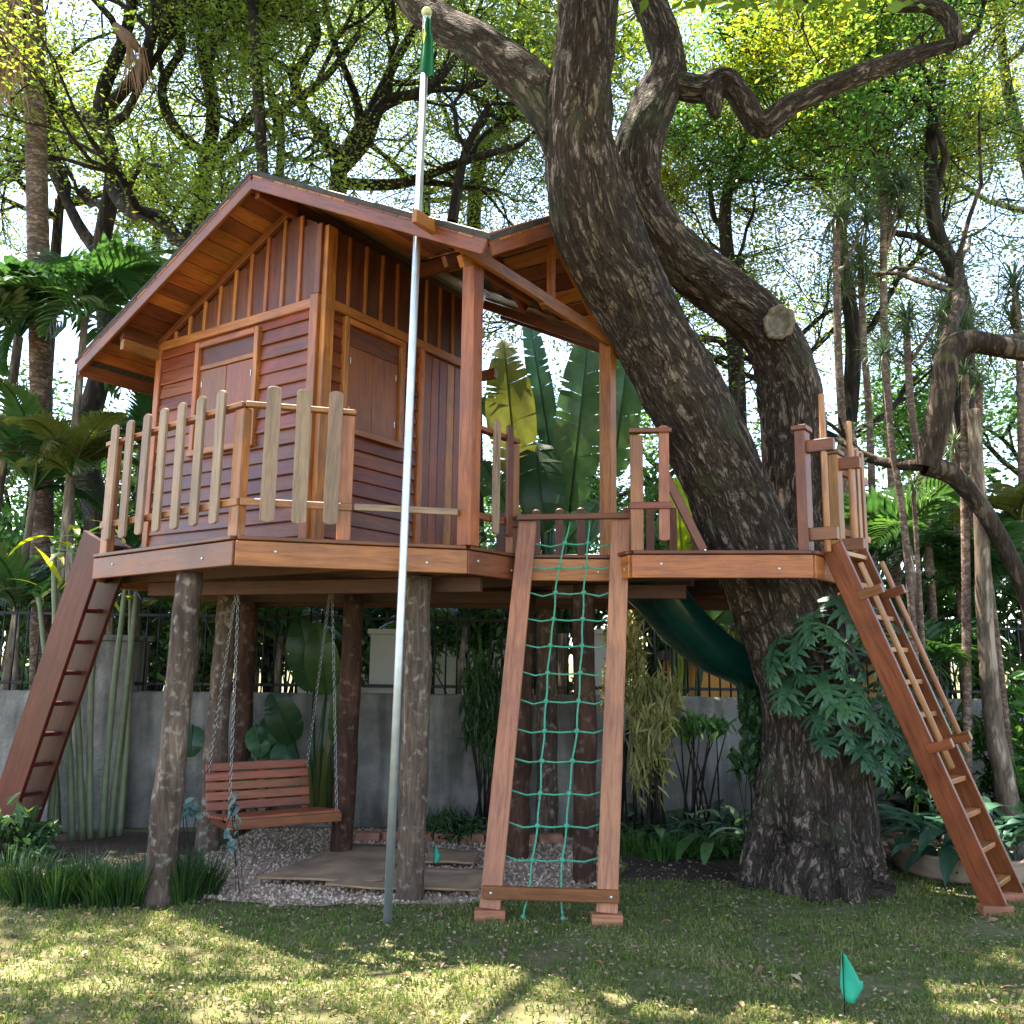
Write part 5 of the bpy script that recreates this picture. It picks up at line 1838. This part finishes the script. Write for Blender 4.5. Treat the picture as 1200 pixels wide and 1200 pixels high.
rv = thing('travellers_palm', 'banana-like plant with huge torn paddle leaves behind the porch', 'plant', (.5, 9.0, 0))
pe = aty(655, 760, 9.1)
for i, (b, tp_, Y, W_, m) in enumerate([((606, 560), (590, 398), 8.9, .50, L_PALMO), ((648, 540), (616, 350), 9.2, .26, L_POT), ((668, 600), (692, 375), 9.0, .50, L_RAV), ((628, 520), (640, 625), 8.8, .5, L_RAV),
                                        ((640, 500), (560, 470), 9.3, .4, L_RAV), ((718, 560), (738, 400), 9.3, .42, L_RAV), ((700, 590), (660, 640), 9.4, .4, L_RAV), ((600, 600), (566, 540), 9.3, .36, L_RAV)]):
    paddle(rv, aty(*b, Y), aty(*tp_, Y - .15), W_, m, 60 + i, .8, petiole=pe)
mb = MB(); mb.tube([Vector((pe.x, pe.y, 0)), Vector((pe.x, pe.y, .8)), pe + Vector((0, 0, .15))], [.14, .12, .09], 12)
put('stem', mb.mesh('stem', True), BARKP, rv)
hl = thing('broad_leaved_plant', 'upright broad-leaved plant behind the swing bench', 'plant', aty(372, 960, 8.0) * 1)
g0 = aty(375, 960, 7.95)
for i, (b, tp_, W_) in enumerate([((368, 810), (350, 722), .34), ((382, 815), (372, 730), .30), ((345, 870), (318, 812), .3), ((392, 870), (398, 800), .14)]):
    paddle(hl, aty(*b, 7.95), aty(*tp_, 7.85), W_, L_RAV, 80 + i, .12, petiole=g0)
for i in range(11):
    rr = random.Random(i)
    mb = MB(); mb.blade(g0 + Vector((rr.uniform(-.12, .12), rr.uniform(-.1, .1), -.02)), (rr.uniform(-.22, .22), rr.uniform(-.2, .1), 1), rr.uniform(.5, .8), .06, .1, 5, .3, lambda x: 1 - x ** 3 * .9, up=(0, -1, 0))
    put('leaf', mb.mesh('leaf'), L_PALMO, hl)
ee = thing('elephant_ear', 'dark big-leaved plant before the wall left of the swing bench back', 'plant', aty(310, 950, 8.1))
g1 = aty(312, 955, 8.1)
for i, (x, y) in enumerate([(300, 850), (325, 838), (318, 880), (338, 868), (290, 885), (225, 850), (330, 905)]):
    rr = random.Random(i)
    b = aty(x, y, 8.05)
    paddle(ee, b, b + Vector((rr.uniform(-.12, .12), -.08, -.26)), .22, L_PHIL, 90 + i, .0, petiole=g1, bend=.2)
ys = thing('sunlit_banana', 'yellow-green banana leaves glowing behind the short railing by the trunk', 'plant', aty(800, 720, 8.8))
g2 = aty(800, 720, 8.8); g2.z = 0
for i, (b, tp_, W_, m) in enumerate([((800, 650), (792, 560), .26, L_YEL), ((812, 650), (822, 590), .22, L_RAV), ((785, 640), (776, 600), .2, L_RAV), ((830, 735), (860, 705), .25, L_RAV), ((795, 735), (780, 700), .25, L_YEL)]):
    paddle(ys, aty(*b, 8.8), aty(*tp_, 8.7), W_, m, 110 + i, .1, petiole=g2)


def lobed(seed, L_):
    rr = random.Random(seed)
    mb = MB()
    d0 = Vector((1, 0, 0))
    pts = []
    p, d = Vector((0, 0, 0)), Vector((1, 0, .15)).normalized()
    n = 10
    for i in range(n + 1):
        pts.append((p.copy(), d.copy()))
        p = p + d * (L_ / n)
        d = Matrix.Rotation(.9 / n, 3, 'Y') @ d
    for i in range(n):
        w0, w1 = .16 * L_ * (1 - i / n) ** .6, .16 * L_ * (1 - (i + 1) / n) ** .6
        a, b = pts[i][0], pts[i + 1][0]
        mb.add([a + Vector((0, w0, .01)), a, a - Vector((0, w0, -.01)), b + Vector((0, w1, .01)), b, b - Vector((0, w1, -.01))], [[0, 3, 4, 1], [1, 4, 5, 2]])
    for i, (t, l, ang) in enumerate([(.02, .42, 2.0), (.14, .50, 1.55), (.30, .50, 1.2), (.46, .44, .95), (.62, .36, .75), (.78, .26, .55)]):
        q, dd = pts[int(t * n)]
        for s in (-1, 1):
            dr = dd * math.cos(ang) + Vector((0, s, 0)) * math.sin(ang) + Vector((0, 0, .12))
            mb.blade(q + Vector((0, s * .03 * L_, 0)), dr, l * L_ * rr.uniform(.85, 1.15), .155 * L_, rr.uniform(.5, .9), 4, .15, lambda x: max(.06, (1 - x ** 2.2)) * (.75 + .5 * math.sin(math.pi * x) * .5))
    return mb.mesh('leaf')


LOB = [lobed(i, .30) for i in range(3)]
ph = thing('lobed_epiphyte', 'plant with deeply lobed dark leaves clinging to the big trunk', 'plant', (1.95, 6.05, .9))
rr = random.Random(21)
mb = MB()
spots = [(905, 790), (925, 770), (955, 755), (985, 740), (1000, 765), (965, 790), (930, 805), (1015, 790), (985, 815), (1030, 820), (960, 835), (1000, 845), (1020, 860), (975, 865), (945, 850), (1035, 875), (990, 885), (915, 820), (1012, 885), (1005, 730), (940, 745), (975, 725), (895, 775), (1040, 800), (1050, 845), (950, 880), (1022, 745), (1060, 900), (1045, 925), (992, 790), (950, 815), (1025, 840), (925, 840), (968, 765), (1015, 905)]
LM = [m.copy() for m in LOB]
for m in LM: m.materials.append(L_PHIL)
for i, (x, y) in enumerate(spots):
    side = (x - 965) / 80
    Yb = 6.12 + .18 * side * side
    b = aty(x - 18 * side, y - 22, Yb + .05)
    az = -math.pi / 2 + side * .95 + rr.uniform(-.35, .35)
    M = Matrix.Translation(b + Vector((.05 * side, -.14, 0))) @ Matrix.Rotation(az, 4, 'Z') @ Matrix.Rotation(rr.uniform(.15, .95), 4, 'Y') @ Matrix.Rotation(rr.uniform(-.5, .5), 4, 'X') @ Matrix.Scale(rr.uniform(.75, 1.25), 4)
    put('leaf', LM[i % 3], L_PHIL, ph, M)
    mb.tube([b + Vector((0, .12, -.08)), b + Vector((.02, -.04, -.03)), b + Vector((.05 * side, -.14, 0))], [.012, .008, .006], 5)
put('petioles', mb.mesh('petioles', True), L_PHIL, ph)

# round pot with lance-leaved plants
pc = Vector((3.36, 6.93, 0))
pot = thing('round_pot', 'wide shallow ridged clay pot behind the plank ladder foot', 'pot', pc)
mb = MB()
prof = [(.02, .02), (.43, .0), (.46, .012)] + [(.465 + .03 * i / 8 + (.008 if i % 2 else 0), .02 + .015 * i) for i in range(9)] + [(.51, .155), (.515, .175), (.485, .18), (.46, .15), (.02, .14)]
k = 40
V = [pc + Vector((r * math.cos(2 * math.pi * j / k), r * math.sin(2 * math.pi * j / k), z)) for r, z in prof for j in range(k)]
mb.add(V, [[i * k + j, i * k + (j + 1) % k, (i + 1) * k + (j + 1) % k, (i + 1) * k + j] for i in range(len(prof) - 1) for j in range(k)])
put('bowl', mb.mesh('bowl', True), CLAY, pot)


def lance(seed, L_, W_, droop, pet=.5):
    mb = MB()
    mb.blade((0, 0, 0), (.55, 0, 1), L_, W_, droop, 8, .22, lambda x: (.05 + .05 * x) if x < pet - .2 else max(.04, math.sin(math.pi * (x - pet + .2) / (1.2 - pet)) ** .8))
    return mb.mesh('leaf', True)


def leaf_plant(name, label, base, n, lib, mat, seed, spread, scale=(.7, 1.2), group=None, cat='plant'):
    rr = random.Random(seed)
    t = thing(name, label, cat, base, group)
    for i in range(n):
        q = Vector(base) + Vector((rr.uniform(-spread, spread), rr.uniform(-spread, spread), 0))
        M = Matrix.Translation(q) @ Matrix.Rotation(rr.uniform(0, 6.28), 4, 'Z') @ Matrix.Rotation(rr.uniform(-.35, .5), 4, 'Y') @ Matrix.Scale(rr.uniform(*scale), 4)
        key = (lib[i % len(lib)].name, mat.name)
        if key not in _fm:
            c = lib[i % len(lib)].copy(); c.materials.clear(); c.materials.append(mat); _fm[key] = c
        put('leaf', _fm[key], mat, t, M)
    return t


LANCE = [lance(i, .55 + .06 * i, .10 + .01 * i, 1.5 + .25 * i) for i in range(4)]
leaf_plant('potted_lily', 'clump of drooping blue-green lance leaves filling the round pot', pc + Vector((0, 0, .14)), 110, LANCE, L_POT, 5, .36, (.65, 1.1))
rr = random.Random(31)
for i in range(12):
    px = 742 + i * 13.5 + rr.uniform(-5, 5)
    g = atz(px, 985 + rr.uniform(-14, 18))
    leaf_plant('peace_lily', 'low clump of pale-green lance leaves in the bed behind the net frame', g, 16, LANCE, L_PALE if i % 2 else L_POT, 50 + i, .10, (.45, .8), 'lance-leaved clumps in the back bed')
for i in range(9):
    px = 1045 + i * 19 + rr.uniform(-6, 6)
    g = atz(px, 965 + rr.uniform(-8, 8))
    leaf_plant('bed_plant', 'clump of dark lance leaves in the bed behind the round pot', g, 14, LANCE, L_POT, 80 + i, .12, (.7, 1.1), 'dark clumps behind the pot')


# grass tufts and strappy edging
def tuft(name, label, base, n, h, w, spread, mat, seed, group, lean=.5):
    rr = random.Random(seed)
    mb = MB()
    rn_ = []
    for i in range(n):
        a = rr.uniform(0, 6.28)
        q = rr.random() ** .5 * spread
        l = rr.uniform(0, lean)
        k0 = len(mb.Q)
        mb.blade(Vector(base) + Vector((q * math.cos(a), q * math.sin(a), 0)), (math.cos(a) * l, math.sin(a) * l, 1), h * rr.uniform(.6, 1.15), w * rr.uniform(.7, 1.3), rr.uniform(.1, 1.1), 4, .3, lambda x: 1 - .92 * x ** 1.6)
        rn_ += [rr.random()] * (len(mb.Q) - k0)
    me = mb.mesh(name)
    at = me.attributes.new('rnd', 'FLOAT', 'FACE')
    at.data.foreach_set('value', np.array(rn_, np.float32))
    return tag(put(name, me, mat), label, 'grass clump', group)


for i, (px, py) in enumerate([(8, 1052), (36, 1058), (66, 1060), (95, 1052), (118, 1061), (146, 1062), (168, 1050), (215, 1056), (236, 1048)]):
    tuft('grass_clump', 'dense upright dark green grass clump edging the bed beside the left log post', atz(px, py), 230, .29, .010, .12, L_TUFT, i, 'grass clumps along the left bed')
for i in range(16):
    px = 728 + i * 11
    tuft('strappy_clump', 'small strappy bright clump edging the back bed behind the net frame', atz(px + rr.uniform(-4, 4), 1003 + rr.uniform(-6, 6)), 34, .22, .016, .06, L_MID, 40 + i, 'strappy clumps edging the back bed', 1.0)
for i in range(5):
    tuft('strappy_clump', 'small strappy clump in the bed under the deck near the bricks', atz(500 + i * 14, 975 + rr.uniform(-4, 4)), 30, .25, .014, .05, L_TUFT, 60 + i, 'strappy clumps near the bricks', .9)

# cane stems on the left, before the wall
cane = thing('cane_clump', 'clump of ringed green-grey canes before the wall behind the dark ladder', 'cane', (-3.6, 7.6, 0))
for i, (x0, x1, y1) in enumerate([(58, 62, 640), (80, 72, 690), (92, 90, 640), (104, 116, 690), (122, 148, 655), (132, 158, 670), (140, 152, 690), (64, 48, 700)]):
    rr = random.Random(i)
    a, b = aty(x0, 992, 7.55 + .05 * i), aty(x1, y1, 7.55 + .05 * i)
    a.z = 0
    pts, rs = [], []
    for k in range(25):
        t = k / 24
        pts.append(a.lerp(b, t) + Vector((.03 * math.sin(t * 3 + i), 0, 0)))
        rs.append((.030 - .010 * t) * (1.12 if k % 4 == 0 else 1))
    mb = MB(); mb.tube(pts, rs, 9)
    put('cane', mb.mesh('cane', True), leafmat('cane_green%d' % i, [(.10, .12, .06), (.16, .17, .09)], .0, .5, True) if i == 0 else bpy.data.materials['cane_green0'], cane)
    for k in range(7):
        mb = MB(); mb.blade(b + Vector((0, 0, -.1 + .03 * k)), (rr.gauss(0, 1), rr.gauss(0, .7), rr.uniform(-.2, .9)), rr.uniform(.3, .5), .07, rr.uniform(.6, 1.6), 5, .2)
        put('leaf', mb.mesh('leaf', True), L_PALM if k % 3 else L_YEL, cane)

# ------------------------------------------------------------------ spiky rosette trees on the right
ROS = []
for sd0 in range(3):
    rr = random.Random(sd0 + 5)
    mb = MB()
    for k in range(64):
        el_ = rr.uniform(-.5, 1.4)
        a = rr.uniform(0, 6.28)
        mb.blade((0, 0, rr.uniform(-.06, .06)), (math.cos(a) * math.cos(el_), math.sin(a) * math.cos(el_), math.sin(el_)), rr.uniform(.34, .6), .022, rr.uniform(.5, 1.7), 5, .3, lambda x: 1 - .93 * x ** 1.8)
    m = mb.mesh('rosette'); m.materials.append(L_SPIKE); ROS.append(m)
PB = bark('stem_bark', (.20, .135, .105), (.33, .24, .19), scale=9, stretch=1.6, bump=.3, dist=.006)
for i, (lab, path, Y, r_, sc2) in enumerate([
        ('slim bare stem with a small spiky tuft beside the grab poles', [(1078, 800), (1062, 640), (1045, 520), (1036, 415)], 8.0, .028, .55),
        ('short thin stem with spiky tuft behind the plank ladder top', [(1085, 810), (1078, 700), (1070, 570)], 8.1, .02, .5),
        ('curved pale stem with spiky tuft right of the plank ladder', [(1118, 740), (1132, 680), (1130, 560), (1131, 440)], 8.0, .034, .6),
        ('pale stem with spiky tuft close beside the curved one', [(1165, 830), (1152, 700), (1146, 560), (1148, 450)], 8.05, .036, .6),
        ('slanting pale stem forking between the spiky stems', [(1180, 800), (1160, 690), (1140, 600), (1118, 520)], 8.1, .03, .5),
        ('tall spiky-headed stem behind the sawn branch stub', [(1000, 860), (990, 560), (982, 400), (980, 255)], 10.2, .045, 1.15),
        ('tall spiky-headed stem with bushy drooping head', [(1060, 860), (1045, 560), (1036, 380), (1036, 225)], 10.4, .045, 1.3),
        ('spiky-headed stem crowding the drooping head', [(1030, 860), (1020, 520), (1012, 400), (1008, 300)], 10.8, .04, 1.2),
        ('spiky-headed stem above the bent mossy limb', [(1100, 860), (1085, 600), (1068, 480), (1062, 375)], 9.6, .04, .95),
        ('bushy spiky-headed stem above the bent limb near the edge', [(1130, 860), (1120, 560), (1112, 470), (1110, 372)], 9.8, .04, 1.1),
        ('spiky-headed stem at the very right edge', [(1200, 860), (1198, 560), (1195, 430), (1190, 345)], 9.9, .04, 1.1)]):
    b = [aty(x, y, Y) for x, y in path]
    b[0].z = 0
    t = thing('spiky_tree', lab, 'plant', b[0])
    sp_ = smooth_path([(p, r_ * (1.2 - .35 * k / len(b))) for k, p in enumerate(b)], 7)
    mb = MB(); mb.tube([p for p, r in sp_], [r for p, r in sp_], 9)
    put('stem', mb.mesh('stem', True), PB, t)
    rr = random.Random(i)
    put('rosette', ROS[i % 3], L_SPIKE, t, Matrix.Translation(b[-1]) @ Matrix.Rotation(rr.uniform(0, 6), 4, 'Z') @ Matrix.Scale(sc2, 4))
    if sc2 > .9:
        for k in range(3):
            c = b[-1] + Vector((rr.uniform(-.3, .3), rr.uniform(-.3, .3), rr.uniform(-.45, .1)))
            mb = MB(); mb.tube([b[-2].lerp(b[-1], .5), c], [.02, .014], 6)
            br3 = put('branch', mb.mesh('branch', True), PB, t)
            put('rosette', ROS[(i + k) % 3], L_SPIKE, br3, Matrix.Translation(c) @ Matrix.Rotation(rr.uniform(0, 6), 4, 'Z') @ Matrix.Scale(sc2 * .8, 4))
ptk = thing('pale_trunk', 'slim pale leaning trunk standing behind the foot of the plank ladder', 'tree', atz(1185, 965))
pn = [(1190, 975), (1178, 920), (1165, 850), (1155, 740), (1150, 620), (1140, 480)]
q = [aty(x, y, 7.9) for x, y in pn]
q[0].z = -.05
sp_ = smooth_path([(p, .095 - .008 * k) for k, p in enumerate(q)], 6)
mb = MB(); mb.tube([p for p, r in sp_], [r for p, r in sp_], 14, True, .12, 4)
put('trunk', mb.mesh('trunk', True), BARKP, ptk)

# ------------------------------------------------------------------ lawn blades, gravel stones, fallen leaves
rng = np.random.default_rng(12)


def in_poly(x, y, poly):
    ins = np.zeros(len(x), bool)
    n = len(poly)
    for i in range(n):
        x0, y0 = poly[i]; x1, y1 = poly[(i + 1) % n]
        c = ((y0 > y) != (y1 > y)) & (x < (x1 - x0) * (y - y0) / (y1 - y0 + 1e-12) + x0)
        ins ^= c
    return ins


def blades(n, x0, x1, y0, y1, h, w, exclude, seed):
    rng = np.random.default_rng(seed)
    # more blades near the camera
    y = y0 + (y1 - y0) * rng.random(n) ** 1.15
    x = (x0 + (x1 - x0) * rng.random(n))
    ok = np.abs(x) < .64 * y + .35
    for po in exclude:
        ok &= ~in_poly(x, y, po)
    x, y = x[ok], y[ok]
    n = len(x)
    cl = np.array([noise.noise(Vector((a * 2.3, b * 2.3, 1))) for a, b in zip(x, y)])
    cl2 = np.array([noise.noise(Vector((a * 9, b * 9, 5))) for a, b in zip(x, y)])
    keep = rng.random(n) < .66 + .9 * cl + .7 * cl2
    x, y, cl, cl2 = x[keep], y[keep], cl[keep], cl2[keep]
    n = len(x)
    a = rng.uniform(0, 2 * np.pi, n)
    lean = rng.uniform(.2, 1.3, n)
    hh = h * rng.uniform(.5, 1.3, n) * (1 + .5 * cl2)
    ww = w * rng.uniform(.7, 1.4, n)
    dx, dy = np.cos(a), np.sin(a)
    b = rng.uniform(0, 2 * np.pi, n)
    sx, sy = np.cos(b) * ww / 2, np.sin(b) * ww / 2
    z = np.zeros(n)
    V = np.stack([np.stack([x - sx, y - sy, z], 1), np.stack([x + sx, y + sy, z], 1),
                  np.stack([x + sx * .8 + dx * hh * lean * .4, y + sy * .8 + dy * hh * lean * .4, hh * .65], 1),
                  np.stack([x + dx * hh * lean, y + dy * hh * lean, hh * (1.0 - .35 * np.minimum(1, lean))], 1),
                  np.stack([x - sx * .8 + dx * hh * lean * .4, y - sy * .8 + dy * hh * lean * .4, hh * .65], 1)], 1).reshape(-1, 3)
    k = np.arange(n)[:, None] * 5
    F4 = k + np.array([[0, 1, 2, 4]])
    F3 = k + np.array([[4, 2, 3]])
    rv_ = np.clip(.42 + .5 * cl + rng.normal(0, .22, n), 0, 1)
    return V, [F4, F3], np.concatenate([rv_, rv_])


GP = [tuple(p) for p in GRAVP]
BEDS = [GP, [(-6, 5.95), (-2.15, 5.95), (-2.05, 6.3), (-2.32, 7), (-2.25, 8.1), (-6.5, 7.75)], [(.9, 6.95), (1.55, 6.72), (2.6, 6.9), (3.4, 7.1), (4.6, 6.6), (7, 7.0), (7, 8.75), (.75, 8.55), (.75, 7.9)], [(.75, 6.55), (1.6, 6.5), (1.6, 6.75), (.9, 6.98)]]
V, F, R_ = blades(230000, -4.6, 4.8, 2.9, 7.3, .032, .0062, BEDS, 3)
o = put('grass', fast_mesh('grass', V, F, False, R_), L_GRASS)
o['kind'] = 'stuff'
tag(o, 'short worn lawn grass in front of the treehouse', 'grass')

n = 9000
x = rng.uniform(-2.4, 1.0, n * 2); y = rng.uniform(5.7, 8.3, n * 2)
ok = in_poly(x, y, GP)
x, y = x[ok][:n], y[ok][:n]
n = len(x)
oct_ = np.array([[1, 0, 0], [-1, 0, 0], [0, 1, 0], [0, -1, 0], [0, 0, 1], [0, 0, -1]], float)
of = np.array([[0, 2, 4], [2, 1, 4], [1, 3, 4], [3, 0, 4], [2, 0, 5], [1, 2, 5], [3, 1, 5], [0, 3, 5]])
sc3 = rng.uniform(.006, .017, (n, 1, 1)) * rng.uniform(.6, 1.3, (n, 1, 3))
V = oct_[None] * sc3 + rng.normal(0, .0015, (n, 6, 3))
an = rng.uniform(0, 6.28, n)
cx, sx = np.cos(an)[:, None], np.sin(an)[:, None]
V = np.stack([V[..., 0] * cx - V[..., 1] * sx, V[..., 0] * sx + V[..., 1] * cx, V[..., 2]], -1)
V += np.stack([x, y, np.full(n, .012)], 1)[:, None]
F = (np.arange(n)[:, None, None] * 6 + of[None]).reshape(-1, 3)
m, nt, b = nodes('pebble')
src = N(nt, 'Attribute'); src.attribute_name = 'rnd'
rp = ramp(nt, [(0, (.15, .092, .06)), (.5, (.34, .225, .15)), (1, (.60, .46, .35))])
nt.links.new(src.outputs['Fac'], rp.inputs[0]); nt.links.new(rp.outputs[0], b.inputs['Base Color']); b.inputs['Roughness'].default_value = .85
o = put('gravel', fast_mesh('gravel', V.reshape(-1, 3), [F], False, np.repeat(rng.uniform(0, 1, n), 8)), m)
o['kind'] = 'stuff'
tag(o, 'pinkish loose gravel spread under the treehouse deck', 'gravel')

nl = 9000
y = 2.9 + 4.2 * rng.random(nl); x = rng.uniform(-.62, .62, nl) * y
ok = np.ones(nl, bool)
for po in BEDS[:1]: ok &= ~in_poly(x, y, po)
x, y = x[ok], y[ok]
C = np.stack([x, y, rng.uniform(.012, .03, len(x))], 1)
A = rng.normal(0, 1, (len(x), 3)); A[:, 2] *= .2
V, F = leaf6(C, A, rng.normal(0, .35, (len(x), 3)) + np.array([0, 0, 1.]), rng.uniform(.012, .034, len(x)), rng.uniform(.008, .018, len(x)))
rq = rng.uniform(0, 1, len(x))
o = put('leaf_litter', fast_mesh('leaf_litter', V, [F], False, np.concatenate([rq, rq])), leafmat('litter', [(.14, .08, .05), (.26, .18, .10), (.36, .28, .17), (.10, .06, .04)], .15, .8))
o['kind'] = 'stuff'
tag(o, 'fine brown leaf litter scattered through the lawn', 'leaf litter')
FL = []
for i in range(5):
    mb = MB()
    mb.blade((-.03, 0, .004), (1, 0, .25), .06 + .008 * i, .028 + .004 * (i % 3), .9 + .25 * i, 5, .5 if i % 2 else -.25)
    me = mb.mesh('fallen_leaf'); me.materials.append(L_DRY); FL.append(me)
rr = random.Random(44)
for i in range(120):
    y = 3.2 + 3.6 * rr.random() ** 1.0
    x = rr.uniform(-.58, .60) * y
    if any(in_poly(np.array([x]), np.array([y]), po)[0] for po in BEDS[1:3]) or math.hypot(x - 2.1, y - 6.5) < .75:
        continue
    s = rr.uniform(.45, 1.05)
    M = Matrix.Translation((x, y, .022)) @ Matrix.Rotation(rr.uniform(0, 6.28), 4, 'Z') @ Matrix.Rotation(rr.uniform(-.3, .3), 4, 'X') @ Matrix.Scale(s, 4)
    tag(put('fallen_leaf', FL[i % 5], L_DRY, None, M), 'small dry fallen leaf lying on the lawn', 'leaf', 'fallen leaves on the lawn')
print('faces', sum(len(o.data.polygons) for o in bpy.data.objects if o.type == 'MESH'))
